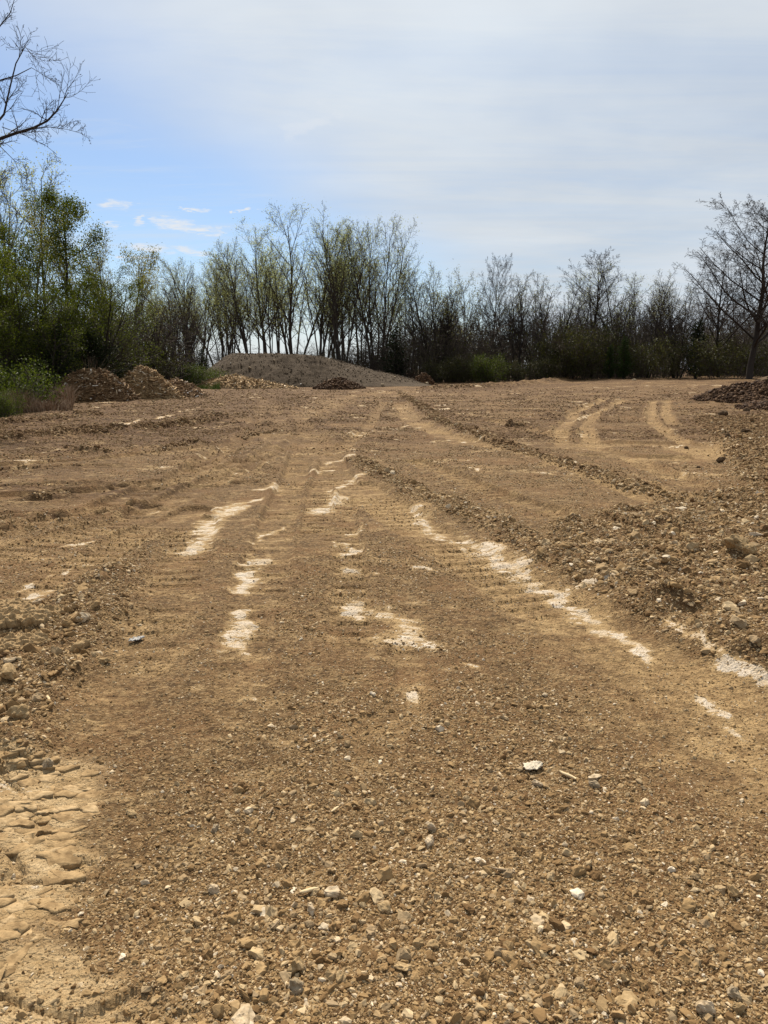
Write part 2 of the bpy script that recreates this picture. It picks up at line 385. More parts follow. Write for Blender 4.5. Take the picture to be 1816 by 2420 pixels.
def height(X, Y, f=None):
    f = f or fields(X, Y); r = f['r']
    h = base_h(X, Y)
    pl = ss(f['pale'], .45, .75)
    calm = (1 - 0.5 * f['rut']) * (1 - 0.4 * pl) * (1 - 0.82 * f['slab'])
    farr = ss(Y, 8, 22)
    rough = (0.6 + 1.0 * np.maximum(f['rmask'], f['clod']) + 0.55 * f['dark'] + 0.9 * farr) * calm
    for i, (wl, am) in enumerate([(11, 0.085), (5, 0.05), (2.1, 0.034), (0.95, 0.030), (0.45, 0.021), (0.21, 0.012), (0.1, 0.0078), (0.05, 0.0046), (0.026, 0.0026)]):
        wgt = np.clip((wl / (0.0036 * r) - 2.0) / 2.0, 0, 1) * np.clip((400 - r) / 300, 0, 1)
        k = 1.0 if wl > 2 else rough
        n = perlin(X / wl * (0.7 if wl < 1 else 1), Y / wl, 200 + i)
        if wl < 1: n = n * 0.6 + 0.4 * (1 - 2 * np.abs(perlin(X / wl * 0.6 + 9, Y / wl * 0.8, 300 + i)))
        if wl == 11: n = n * ss(Y, 6, 20)
        h = h + am * wgt * k * n
    h = h + f['ridge'] + f['clod'] * (0.06 + 0.07 * f['n3'] + .05 * np.abs(f['n1']))
    h = h - 0.035 * f['rut'] * ss(Y, 3.5, 10) - 0.006 * f['rut'] - 0.024 * f['grou'] * np.clip((30 - r) / 10, 0, 1) * ss(Y, 3, 5)
    # scraped, cracked bedrock at the lower left: thin broken plates
    sl = f['slab']; k = np.where((sl > 0.001) | (pl > 0.001))[0]
    if len(k):
        x, y = X[k], Y[k]
        cr = np.abs(fbm(x * .5 + .4 * y, y, 0.7, 4, .5, 455)); h[k] -= sl[k] * 0.02 * (1 - ss(cr, 0.006, 0.022))
        q2 = fbm(x * .6, y, 0.16, 4, .6, 477) * 3.0 + y * 5
        h[k] += pl[k] * 0.008 * (ss(q2 - np.floor(q2), 0, 0.14) - (q2 - np.floor(q2)))
    return h

# ------------------------------------------------------------------ ground mesh (one sheet to the horizon)
AD = R(41)
th = np.concatenate([np.linspace(-AD, AD, 680), np.linspace(AD, 2 * np.pi - AD, 44)[1:-1]])
rr = np.concatenate([[0.25, 0.7, 1.2, 1.7], np.exp(np.linspace(math.log(2.1), math.log(112), 1120)), 112 * np.exp(np.linspace(0, math.log(45), 26))[1:]])
nc = len(th); nr = len(rr)
GX = (rr[:, None] * np.sin(th)[None]).ravel(); GY = (rr[:, None] * np.cos(th)[None]).ravel() - 1.0
fg = fields(GX, GY); GZ = height(GX, GY, fg)
V = np.stack([GX, GY, GZ], 1)
i = np.arange(nr - 1)[:, None] * nc; j = np.arange(nc)[None]; j2 = (j + 1) % nc
quads = np.stack([i + j, i + j2, i + nc + j2, i + nc + j], -1).reshape(-1, 4)[:, ::-1]
V = np.vstack([V, [[0, -1.0, float(GZ[:nc].mean())]]]); cen = len(V) - 1
fan_t = np.stack([np.arange(nc), (np.arange(nc) + 1) % nc, np.full(nc, cen)], 1)[:, ::-1]
def padz(a): return np.append(np.asarray(a, np.float32), 0.0)

gm, t, b, o = mat('bare_dirt')
geo = t.add('ShaderNodeNewGeometry').outputs['Position']
A = {k: t.attr(k) for k in ('pale', 'tan', 'dark', 'slabm')}
nA = t.noise(geo, 2.2, 5, 0.6); nB = t.noise(geo, 22, 5, 0.65); nC = t.noise(geo, 110, 4, 0.65); nD = t.noise(geo, 7, 6, 0.7)
vor = t.add('ShaderNodeTexVoronoi'); t.put(vor.inputs['Vector'], geo); vor.inputs['Scale'].default_value = 75; vorc = vor.outputs['Color']; vord = vor.outputs['Distance']
gray = t.add('ShaderNodeSeparateColor'); t.l.new(vorc, gray.inputs[0])
mpx = t.add('ShaderNodeMapping'); t.l.new(geo, mpx.inputs[0]); mpx.inputs['Scale'].default_value = (0.55, 1, 1); gst = mpx.outputs[0]
nE = t.noise(gst, 13, 7, 0.72); nF = t.noise(gst, 4.5, 7, 0.7); nG = t.noise(gst, 38, 5, 0.75)
c = t.mix(t.sstep(nB, 0.36, 0.64), (0.062, 0.035, 0.0142), (0.158, 0.092, 0.039))  # earth kept dark under lighter stones, painting in the shadow between them
c = t.mix(t.math('MULTIPLY', t.sstep(gray.outputs[0], 0.55, 1.0), 0.55), c, (0.32, 0.218, 0.11))
c = t.mix(t.math('MULTIPLY', t.sstep(nA, 0.45, 0.7), 0.45), c, (0.190, 0.100, 0.042))
c = t.mix(t.sstep(t.noise(geo, 0.45, 4, 0.6), 0.48, 0.66, 0.0, 0.5), c, (0.165, 0.088, 0.037))
tanm = t.sstep(t.math('ADD', A['tan'], t.math('ADD', t.math('MULTIPLY', t.math('SUBTRACT', nF, 0.5), 1.6), t.math('MULTIPLY', t.math('SUBTRACT', nG, 0.5), 0.9))), 0.25, 1.05)
c = t.mix(t.math('MULTIPLY', tanm, 0.85), c, t.mix(t.sstep(nB, 0.3, 0.7), (0.210, 0.129, 0.057), (0.410, 0.277, 0.132)))
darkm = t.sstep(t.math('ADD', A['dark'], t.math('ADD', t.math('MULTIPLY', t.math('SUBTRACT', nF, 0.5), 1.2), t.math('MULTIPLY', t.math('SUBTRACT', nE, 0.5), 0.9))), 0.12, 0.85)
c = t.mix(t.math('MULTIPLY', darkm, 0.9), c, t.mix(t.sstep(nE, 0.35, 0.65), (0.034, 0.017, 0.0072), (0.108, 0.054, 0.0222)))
palv = t.math('ADD', A['pale'], t.math('ADD', t.math('ADD', t.math('MULTIPLY', t.math('SUBTRACT', nE, 0.49), 2.4), t.math('MULTIPLY', t.math('SUBTRACT', nF, 0.5), 2.0)), t.math('MULTIPLY', t.math('SUBTRACT', nG, 0.5), 1.3)))
palm = t.sstep(palv, 0.64, 0.78)
c = t.mix(t.math('MULTIPLY', t.sstep(palv, 0.05, 0.72), 0.72), c, (0.40, 0.275, 0.135))
c = t.mix(t.math('MULTIPLY', A['slabm'], t.sstep(nF, 0.3, 0.55, 0.3, 0.85)), c, t.mix(t.sstep(nE, 0.35, 0.65), (0.31, 0.208, 0.100), (0.47, 0.345, 0.195)))
c = t.mix(t.math('MULTIPLY', palm, 0.93), c, t.mix(t.sstep(nD, 0.35, 0.65), (0.47, 0.355, 0.22), (0.58, 0.50, 0.405)))
c = t.mix(t.math('MULTIPLY', t.sstep(nC, 0.5, 0.72), 0.35), c, (0.085, 0.05, 0.022))
t.put(b.inputs['Base Color'], c)
hgt = t.math('ADD', t.math('MULTIPLY', nB, 1.0), t.math('ADD', t.math('MULTIPLY', nC, 0.35), t.math('MULTIPLY', vord, -0.35)))
n1_ = t.bump(hgt, 0.9, 0.026)
n2_ = t.bump(t.math('ADD', nD, t.math('MULTIPLY', nE, 0.6)), 0.6, 0.06, n1_)
t.put(b.inputs['Normal'], n2_)
me = mesh_np('ground', V, [quads, fan_t], [gm], True,
             attrs=dict(pale=padz(fg['pale']), tan=padz(fg['tan']), dark=padz(fg['dark']), slabm=padz(fg['slab'])))
ground = obj('ground', me); tag(ground, kind='structure')

def gh(x, y):
    X = np.atleast_1d(np.asarray(x, np.float64)); Y = np.atleast_1d(np.asarray(y, np.float64))
    z = height(X, Y); return float(z[0]) if z.size == 1 else z

# ------------------------------------------------------------------ stones
import bmesh
def hull_stone(seed, n=16, flat=0.65, mats=(), rough=0.0):
    rg = np.random.default_rng(seed)
    p = rg.normal(size=(n, 3)); p /= np.linalg.norm(p, axis=1)[:, None]
    p *= (1 - 0.35 * rg.random((n, 1)) ** 2)
    p *= np.array([1.0, 0.62 + 0.33 * rg.random(), flat * (0.75 + 0.45 * rg.random())]) * 0.5
    bm = bmesh.new()
    for q in p: bm.verts.new(q)
    bmesh.ops.convex_hull(bm, input=bm.verts[:], use_existing_faces=False)
    bmesh.ops.delete(bm, geom=[v for v in bm.verts if not v.link_faces], context='VERTS')
    if rough > 0:
        bmesh.ops.triangulate(bm, faces=bm.faces[:])
        bmesh.ops.subdivide_edges(bm, edges=bm.edges[:], cuts=1 if rough < 1 else (2 if rough < 2 else 3), use_grid_fill=True)
        for _ in range(1 if rough < 1 else 2): bmesh.ops.smooth_vert(bm, verts=bm.verts[:], factor=0.16 if rough < 1 else 0.28, use_axis_x=True, use_axis_y=True, use_axis_z=True)
        co = np.array([v.co[:] for v in bm.verts]); k = co * 4.0
        d = perlin(k[:, 0] + k[:, 2] * 0.7 + seed, k[:, 1] - k[:, 2] * 0.6, seed) + 0.6 * perlin(k[:, 0] * 2.4 + k[:, 2] * 2, k[:, 1] * 2.4 + k[:, 2], seed + 5)
        for v, dd in zip(bm.verts, d): v.co += v.co.normalized() * (0.06 if rough < 1 else 0.085) * float(dd)
        for v in bm.verts: v.co *= 1.1
    bm.normal_update()
    me = bpy.data.meshes.new('stone'); bm.to_mesh(me); bm.free()
    for m in mats: me.materials.append(m)
    return me

def stone_mat(name, cols, bumpd=0.003, sc=60):
    m, t, b, o = mat(name)
    rnd = t.add('ShaderNodeObjectInfo').outputs['Random']
    ramp = t.add('ShaderNodeValToRGB'); ramp.color_ramp.interpolation = 'LINEAR'
    el = ramp.color_ramp.elements
    while len(el) < len(cols): el.new(0.5)
    for e_, (p_, c_) in zip(el, cols): e_.position = p_; e_.color = tuple(c_) + (1,)
    t.l.new(rnd, ramp.inputs[0])
    pos = t.add('ShaderNodeNewGeometry').outputs['Position']
    n = t.noise(pos, sc, 4, 0.65)
    c = t.mix(t.sstep(n, 0.35, 0.7), t.mix(0.30, ramp.outputs[0], (0.13, 0.08, 0.036)), ramp.outputs[0])
    t.put(b.inputs['Base Color'], c)
    t.put(b.inputs['Normal'], t.bump(n, 0.5, bumpd))
    return m
SM = stone_mat('gravel_stone', [(0.0, (0.125, 0.070, 0.029)), (0.3, (0.235, 0.148, 0.066)), (0.55, (0.335, 0.224, 0.108)), (0.75, (0.265, 0.192, 0.112)), (0.9, (0.45, 0.33, 0.18)), (0.97, (0.52, 0.41, 0.27)), (1.0, (0.62, 0.53, 0.40))])
CM = stone_mat('soil_clod', [(0.0, (0.105, 0.058, 0.026)), (0.5, (0.17, 0.10, 0.046)), (0.9, (0.24, 0.156, 0.076)), (1.0, (0.44, 0.33, 0.20))], 0.008, 25)
DM = stone_mat('dark_clod', [(0.0, (0.045, 0.024, 0.012)), (1.0, (0.085, 0.046, 0.022))], 0.01, 20)

stones = [hull_stone(100 + k, 14 + k % 7, [0.62, 0.8, 0.45, 0.7][k % 4], [SM], 0.5) for k in range(14)]
clods = [hull_stone(300 + k, 22, 0.72, [CM], 1.0) for k in range(7)]
bigst = [hull_stone(400 + k, 18, [0.7, 0.55, 0.8, 0.35][k % 4], [SM], 1.0) for k in range(10)]

def proto_collection(name, meshes):
    c = bpy.data.collections.new(name)
    for k, me in enumerate(meshes):
        ob = bpy.data.objects.new('%s_piece_%02d' % (name, k), me); c.objects.link(ob)
    return c

def instancer(name, pts, rot, scl, idx, coll):
    me = bpy.data.meshes.new(name); me.vertices.add(len(pts)); me.vertices.foreach_set('co', np.asarray(pts, np.float32).ravel())
    for k, v in (('rot', rot), ('scl', scl)):
        at_ = me.attributes.new(k, 'FLOAT_VECTOR', 'POINT'); at_.data.foreach_set('vector', np.asarray(v, np.float32).ravel())
    at_ = me.attributes.new('pick', 'INT', 'POINT'); at_.data.foreach_set('value', np.asarray(idx, np.int32))
    o = obj(name, me)
    ng = bpy.data.node_groups.new(name + '_scatter', 'GeometryNodeTree')
    ng.interface.new_socket('Geometry', in_out='INPUT', socket_type='NodeSocketGeometry')
    ng.interface.new_socket('Geometry', in_out='OUTPUT', socket_type='NodeSocketGeometry')
    gi = ng.nodes.new('NodeGroupInput'); go = ng.nodes.new('NodeGroupOutput')
    ip = ng.nodes.new('GeometryNodeInstanceOnPoints'); ci = ng.nodes.new('GeometryNodeCollectionInfo')
    ci.inputs['Collection'].default_value = coll; ci.inputs['Separate Children'].default_value = True; ci.inputs['Reset Children'].default_value = True
    ip.inputs['Pick Instance'].default_value = True
    def na(n, typ):
        x = ng.nodes.new('GeometryNodeInputNamedAttribute'); x.data_type = typ; x.inputs[0].default_value = n; return x.outputs[0]
    L = ng.links
    L.new(gi.outputs[0], ip.inputs['Points']); L.new(ci.outputs[0], ip.inputs['Instance'])
    L.new(na('pick', 'INT'), ip.inputs['Instance Index'])
    er = ng.nodes.new('FunctionNodeEulerToRotation'); L.new(na('rot', 'FLOAT_VECTOR'), er.inputs[0]); L.new(er.outputs[0], ip.inputs['Rotation'])
    L.new(na('scl', 'FLOAT_VECTOR'), ip.inputs['Scale']); L.new(ip.outputs[0], go.inputs[0])
    md = o.modifiers.new('scatter', 'NODES'); md.node_group = ng
    return o

rs = np.random.default_rng(21)
N = 1050000
lr = np.exp(rs.uniform(math.log(2.0), math.log(62), N)); ta = rs.uniform(-R(37), R(37), N)
sx = lr * np.sin(ta); sy = lr * np.cos(ta) - 1.0
fs = fields(sx, sy)
dcam = np.sqrt(sx ** 2 + sy ** 2 + 2.0)
smin = np.maximum(0.0062, 0.0019 * dcam)
size = smin * rs.random(N) ** (-1 / 2.35)
cl = np.maximum(fs['clod'], fs['rmask']); patch = ss(fs['n2'] + 0.6 * fs['n3'], -0.35, 0.35)
fgr = fs['fan'] * ss(-sy, -5.0, -1.8)
dens = (0.26 + 0.6 * patch + 0.45 * fs['fan'] + 0.6 * cl) * (1 - 0.7 * fs['tan'] * (1 - 0.6 * cl)) * (1 - 0.8 * ss(fs['pale'], .4, .8)) * (1 - 0.35 * fs['slab']) * (1 - 0.45 * ss(sy, 12, 30))
smax = 0.018 + 0.018 * patch + 0.016 * fgr + 0.075 * cl + 0.02 * fs['dark'] * ss(sy, 8, 20) + 0.05 * ss(sy, 10, 40) - 0.012 * fs['tan']
keep = (rs.random(N) < dens) & (size < smax * (0.55 + 0.9 * rs.random(N)))
sx, sy, size = sx[keep], sy[keep], size[keep]; dcam = dcam[keep]
fk = {k: v[keep] for k, v in fs.items()}
sz = height(sx, sy, fk)
n = len(sx)
scl = size[:, None] * np.stack([rs.uniform(0.85, 1.25, n), rs.uniform(0.8, 1.2, n), rs.uniform(0.75, 1.2, n)], 1)
rot = np.stack([rs.normal(0, 0.35, n), rs.normal(0, 0.35, n), rs.uniform(0, 6.283, n)], 1)
pz = sz + size * rs.uniform(-0.16, 0.13, n)
soil = (rs.random(n) < np.clip(fk['dark'] * 1.1, 0, 1) * ss(sy, 6, 16) + 0.85 * ss(fk['dark'], .55, .8))
# the 300 stones that show largest are objects of their own
ang = size / dcam
inpic = (np.abs(sx) < 0.50 * (sy * math.cos(PITCH) + CAM_H * math.sin(PITCH))) & (sy > 1.62)
cand = np.where(inpic & ~soil & (sy < 16))[0]
top = cand[np.argsort(-ang[cand])[:300]]
for k in top:
    o = obj('gravel_stone', bigst[int(rs.integers(10))], loc=(sx[k], sy[k], pz[k]), rot=tuple(rot[k]), scale=tuple(scl[k] * 1.05))
    tag(o, 'loose tan stone lying in the gravel of the bare dirt lot', 'stone', 'loose gravel stones on the lot')
rest = np.ones(n, bool); rest[top] = False
g1 = rest & ~soil
pts = np.stack([sx, sy, pz], 1)
gr = instancer('gravel', pts[g1], rot[g1], scl[g1], rs.integers(0, 14, g1.sum()), proto_collection('gravel', stones))
tag(gr, 'fine tan gravel strewn over the bare dirt lot', 'gravel', kind='stuff')
g2 = rest & soil
gc = instancer('soil_clods', pts[g2], rot[g2], scl[g2] * 1.15, rs.integers(0, 7, g2.sum()), proto_collection('soil_clods', clods))
tag(gc, 'brown crumbly soil clods scattered over the churned ground', 'soil clods', kind='stuff')


# ------------------------------------------------------------------ single rocks, clods and litter one can point to
def rock(px, py, wpx, label, cat='rock', seed=0, flat=0.7, material=None, name='rock', asp=1.0, sink=0.22, rz=None, tilt=0.0):
    p = at(px, py + 0.25 * wpx); d = float(np.hypot(p[0], p[1])); w = wpx / F * math.hypot(d, CAM_H)
    me = hull_stone(7000 + seed, 20, flat, [material or SM], 2.0)
    rz_ = rz if rz is not None else (seed * 1.7) % 6.28
    z = gh(p[0], p[1])
    o = obj(name, me, loc=(p[0], p[1], z + w * flat * (0.5 - sink) * 0.75), rot=(tilt, 0, rz_), scale=(w * 1.1, w * 1.1 * asp, w * 1.1))
    return tag(o, label, cat)

def pmat(name, c1, c2, sc=40, bumpd=0.004, spec=0.15):
    m, t, b, o = mat(name); b.inputs['Specular IOR Level'].default_value = spec
    pos = t.add('ShaderNodeNewGeometry').outputs['Position']
    n = t.noise(pos, sc, 5, 0.65)
    t.put(b.inputs['Base Color'], t.mix(t.sstep(n, 0.32, 0.68), c1, c2)); t.put(b.inputs['Normal'], t.bump(n, 0.6, bumpd))
    return m
TANROCK = pmat('tan_rock', (0.21, 0.138, 0.064), (0.36, 0.255, 0.135)); PALEROCK = pmat('pale_limestone', (0.32, 0.235, 0.14), (0.48, 0.385, 0.265))
GREYROCK = pmat('grey_stone', (0.19, 0.142, 0.085), (0.32, 0.25, 0.165)); DARKROCK = pmat('dark_boulder', (0.060, 0.038, 0.020), (0.115, 0.072, 0.038), 18)
CLAY = pmat('clay_slab', (0.215, 0.140, 0.066), (0.36, 0.25, 0.13), 30, 0.008)
SPEC = [(1738, 1318, 72, 'large tan limestone rock at the right edge of the clod field', 1, .55, TANROCK, .75),
        (1768, 1338, 34, 'smaller olive tan rock nestled against the large rock at the right edge', 2, .7, TANROCK, .8),
        (1708, 982, 27, 'dark brown boulder sitting on pale ground below the right soil pile', 3, .85, DARKROCK, .9),
        (1705, 1086, 25, 'rounded dark boulder alone on the packed dirt, right middle distance', 4, .8, DARKROCK, .9),
        (1623, 1045, 12, 'small dark stone on the smooth tan dirt left of the boulders', 5, .8, DARKROCK, .9),
        (1650, 1102, 13, 'small dark clod lying left below the rounded dark boulder', 6, .7, DARKROCK, .9),
        (1745, 1088, 20, 'flat dark clod right of the rounded dark boulder', 7, .5, DARKROCK, .8),
        (1741, 957, 12, 'small dark clod just below the right soil pile', 17, .8, DARKROCK, .9),
        (1764, 970, 14, 'dark clod at the foot of the right soil pile', 18, .8, DARKROCK, .9),
        (1720, 1030, 16, 'dark clod beside a patch of white chips on the right', 19, .7, DARKROCK, .9),
        (1760, 1022, 26, 'long dark clod above the patch of white chips on the right', 20, .4, DARKROCK, .7),
        (202, 1488, 30, 'angular pale grey stone standing on edge in the left clod pile', 8, .7, PALEROCK, .8),
        (246, 1562, 30, 'flat topped tan block lying right of the left clod pile', 9, .6, TANROCK, .9),
        (190, 1535, 52, 'broad tan clod on the right flank of the left clod pile', 10, .5, CLAY, .7),
        (28, 1598, 28, 'pale flat stone at the left border of the photo', 11, .5, PALEROCK, .8),
        (30, 1632, 58, 'big dark earthy clod at the left border', 12, .6, TANROCK, .7),
        (55, 1720, 52, 'lumpy brown clod casting a dark hollow, lower left pile', 13, .8, TANROCK, .9),
        (115, 1806, 34, 'dark crumbly clod on the pale cracked rock at lower left', 14, .7, GREYROCK, .9),
        (95, 1445, 26, 'smooth pale stone at the top of the left clod pile', 15, .5, PALEROCK, .6),
        (1268, 1284, 18, 'upright clod on the gravel ridge right of the white strip', 16, .9, TANROCK, .9),
        (1486, 2364, 52, 'round flat tan slab in the gravel at lower right', 21, .3, TANROCK, 1.0),
        (1660, 2386, 42, 'pale angular block near the lower right corner', 22, .8, PALEROCK, .8),
        (1732, 2352, 32, 'smooth grey tan stone right of the pale angular block', 23, .7, GREYROCK, .75),
        (1747, 2392, 26, 'tan stone below the smooth grey tan stone, lower right corner', 24, .8, TANROCK, .9),
        (576, 2412, 62, 'pale slab cut by the bottom edge left of centre', 25, .35, PALEROCK, .8),
        (786, 2098, 40, 'pale jagged rock in the foreground gravel above centre', 26, .75, PALEROCK, .8),
        (737, 2143, 30, 'white faceted stone in the foreground gravel, left of centre', 27, .9, PALEROCK, .7),
        (860, 2104, 30, 'flat smooth tan shard tilted toward the camera', 28, .3, TANROCK, .9),
        (909, 2139, 32, 'knobbly brown stone right of the flat tan shard', 29, .9, TANROCK, .95),
        (700, 2288, 42, 'large brown rock in the foreground gravel, lower left of centre', 30, .8, TANROCK, .85),
        (697, 2336, 40, 'grey brown rock with a raised peak below the large brown rock', 31, .8, GREYROCK, .9),
        (804, 2316, 30, 'oblong tan stone right of the peaked grey brown rock', 32, .8, TANROCK, .7),
        (955, 2294, 40, 'wide tan rock in the lower centre gravel', 33, .6, TANROCK, .7),
        (991, 2235, 26, 'smooth flat topped block in the lower centre gravel', 34, .8, TANROCK, .9),
        (1022, 2240, 28, 'tan stone touching the smooth flat topped block', 35, .7, TANROCK, .9),
        (1015, 1975, 40, 'rounded pale rock in the middle gravel, lower of two', 36, .6, PALEROCK, .7),
        (1019, 1949, 24, 'pale rock in the middle gravel, upper of two', 37, .8, PALEROCK, .9),
        (1172, 1934, 24, 'flat grey shard in the gravel right of the two pale rocks', 38, .25, GREYROCK, .8),
        (772, 1919, 15, 'smooth flat tan pebble beside a pale wood splinter', 39, .4, TANROCK, .9),
        (1404, 1842, 34, 'dark weathered stone right of the white scrap', 40, .6, GREYROCK, .6),
        (1406, 1824, 36, 'long pale stone just above the dark weathered stone', 41, .4, PALEROCK, .6),
        (1272, 1842, 34, 'pale bone shaped stone below the white scrap', 42, .5, PALEROCK, .55),
        (369, 2353, 30, 'flat brown chip on packed dirt at lower left', 43, .3, TANROCK, .8),
        (312, 1912, 30, 'flat brown stone on packed dirt left of the gravel', 44, .5, TANROCK, .6),
        (508, 1944, 26, 'grey pointed stone in the gravel, left middle', 45, .6, GREYROCK, .7),
        (506, 2088, 24, 'round pinkish stone in the gravel, left lower middle', 46, .9, PALEROCK, .95),
        (1655, 2203, 0, None, 0, 0, None, 0)]
for (px, py, w, lab, sd, fl, m_, asp) in SPEC:
    if lab: rock(px, py, w, lab, 'rock', sd, fl, m_, 'rock' if m_ not in (CLAY, DARKROCK) else 'clod', asp)

# scraped bedrock at the lower left, split into thin plates: parts of the ground
PLATE = pmat('split_bedrock', (0.17, 0.108, 0.050), (0.33, 0.224, 0.112), 24, 0.02)
PLATE2 = pmat('split_bedrock_pale', (0.22, 0.146, 0.070), (0.40, 0.285, 0.156), 28, 0.02)
def rock_plates():
    rg = np.random.default_rng(44); S = np.array(SLAB_W); x0, y0 = S.min(0); x1, y1 = S.max(0)
    cand = np.stack([rg.uniform(x0, x1, 9000), rg.uniform(1.75, 3.1, 9000)], 1); seeds = []
    for c in cand:
        sp = 0.026 + 0.05 * max(0, perlin(np.array([c[0] * 4]), np.array([c[1] * 4]), 5)[0])
        if all(math.hypot((c[0] - q[0]) * 0.45, c[1] - q[1]) > sp for q in seeds): seeds.append(c)
        if len(seeds) > 900: break
    seeds = np.array(seeds); A_ = seeds * [0.45, 1.0]
    for i_, c in enumerate(seeds):
        if poly_in(np.array([c[0]]), np.array([c[1]]), SLAB_W)[0] < .5: continue
        if perlin(np.array([c[0] * 2.2 + 3]), np.array([c[1] * 2.2]), 9)[0] < -0.45 or rg.random() < .08 or float(fields(np.array([c[0]]), np.array([c[1]]))['slab'][0]) < .25 + .5 * rg.random(): continue          # soil covers some of it
        P = [np.array(q) * .5 + A_[i_] for q in ((-1, -1), (1, -1), (1, 1), (-1, 1))]
        dd = np.hypot(*(A_ - A_[i_]).T); near_ = np.argsort(dd)[1:14]
        for j_ in near_:
            n_ = A_[j_] - A_[i_]; m_ = (A_[j_] + A_[i_]) / 2; out = []
            for k in range(len(P)):
                a_, b_ = P[k], P[(k + 1) % len(P)]; da, db = (a_ - m_) @ n_, (b_ - m_) @ n_
                if da <= 0: out.append(a_)
                if (da < 0) != (db < 0): out.append(a_ + (b_ - a_) * (da / (da - db)))
            P = out
            if len(P) < 3: break
        if len(P) < 3: continue
        P = np.array(P) / [0.45, 1.0]; ctr = P.mean(0)
        if np.hypot(*(P - ctr).T).max() > .2: continue
        Q = []
        for k in range(len(P)):
            a_, b_ = P[k], P[(k + 1) % len(P)]; m = max(1, int(np.hypot(*(b_ - a_)) / .014))
            Q += [a_ + (b_ - a_) * t_ / m for t_ in range(m)]
        Q = np.array(Q); Q = Q + np.stack([fbm(Q[:, 0], Q[:, 1], .06, 4, .65, 61), fbm(Q[:, 0], Q[:, 1], .06, 4, .65, 62)], 1) * .034
        sh = rg.uniform(.955, .998); Q = ctr + (Q - ctr) * sh
        n = len(Q); z0 = gh(ctr[0], ctr[1]); lift = rg.uniform(-.003, .006); tx, ty = rg.normal(0, .05, 2)
        def top(p): return lift + (p[:, 0] - ctr[0]) * tx + (p[:, 1] - ctr[1]) * (ty + .04)
        rim = Q; inn = ctr + (Q - ctr) * .975; inn2 = ctr + (Q - ctr) * .5
        nz = lambda p, a_: a_ * fbm(p[:, 0], p[:, 1], .06, 3, .6, 71)
        VV = np.vstack([np.c_[rim - ctr, np.full(n, -.04)], np.c_[rim - ctr, top(rim) - .002 + nz(rim, .005)], np.c_[inn - ctr, top(inn) + nz(inn, .003)], np.c_[inn2 - ctr, top(inn2) + nz(inn2, .003)], [[0, 0, lift]]])
        r0 = np.arange(n); r1 = (r0 + 1) % n
        F4 = np.vstack([np.stack([r0 + b_, r1 + b_, r1 + b_ + n, r0 + b_ + n], 1) for b_ in (0, n, 2 * n)])
        F3 = np.stack([r0 + 3 * n, r1 + 3 * n, np.full(n, 4 * n)], 1)
        o = obj('rock_plate', mesh_np('rock_plate', VV, [F4, F3], [PLATE if rg.random() < .65 else PLATE2], False), ground, loc=(ctr[0], ctr[1], z0))
rock_plates()

# layered clay slabs heaved up at the left edge
def clay_slab(px, py, wpx, hpx, seed, label, rz):
    p = at(px, py); d = math.hypot(*p); w = wpx / F * d * 0.5; dep = w * 0.42; th_ = hpx / F * d
    nx, ny = 84, 40
    u, v = np.meshgrid(np.linspace(-1, 1, nx), np.linspace(-1, 1, ny))
    fx = fbm(u * 2 + v * .7 + seed, v * 1.3 - u * .8, 0.9, 4, .55, seed); au = u * 2.3 + v * 1.1; av = v * 1.6 - u * 0.9
    X = u * w * (1 - 0.15 * v * v) * (1 + .10 * fbm(v * 3, u, .5, 3, .6, seed + 1)); Y = v * dep * (1 - 0.35 * u * u) * (1 + 0.30 * fx) + 0.10 * w * u
    lay = (v + 0.75 * fbm(au, av, 1.1, 4, .5, seed + 9) + 1) * 1.9          # overlapping broken plates, rising to the back
    st = np.floor(lay) + ss(lay - np.floor(lay), 0, .12)
    top_ = th_ * (0.35 + 0.17 * st) + th_ * 0.5 * fbm(au, av, 0.8, 5, .55, seed + 3) - th_ * .25 * u * u
    bot_ = np.full_like(top_, -0.05) + np.where(v < -0.75, th_ * 0.25, 0)
    k = nx * ny
    VV = np.vstack([np.stack([X, Y, top_], -1).reshape(-1, 3), np.stack([X * .95, Y * .9 + .05 * w, np.minimum(bot_, top_ - .01)], -1).reshape(-1, 3)])
    ii = (np.arange(ny - 1)[:, None] * nx + np.arange(nx - 1)[None]).ravel()
    q = np.stack([ii, ii + 1, ii + nx + 1, ii + nx], 1)
    rim = np.concatenate([np.arange(nx), np.arange(1, ny) * nx + nx - 1, (ny - 1) * nx + np.arange(nx - 2, -1, -1), np.arange(ny - 2, 0, -1) * nx])
    rim2 = np.roll(rim, -1)
    sidef = np.stack([rim2, rim, rim + k, rim2 + k], 1)
    me = mesh_np('clay_slab', VV, [q, q[:, ::-1] + k, sidef], [CLAY], False)
    o = obj('clay_slab', me, loc=(p[0], p[1], gh(p[0], p[1]) - 0.01), rot=(0, 0, rz))
    return tag(o, label, 'clay slab')
clay_slab(66, 1487, 150, 28, 51, 'long layered clay slab with a dark undercut at the left edge', 0.10)
clay_slab(40, 1545, 130, 22, 52, 'lower tilted clay slab below the undercut one at the left edge', 0.35)
clay_slab(30, 1458, 110, 16, 53, 'thin clay crust behind the long undercut slab at the left edge', -0.05)

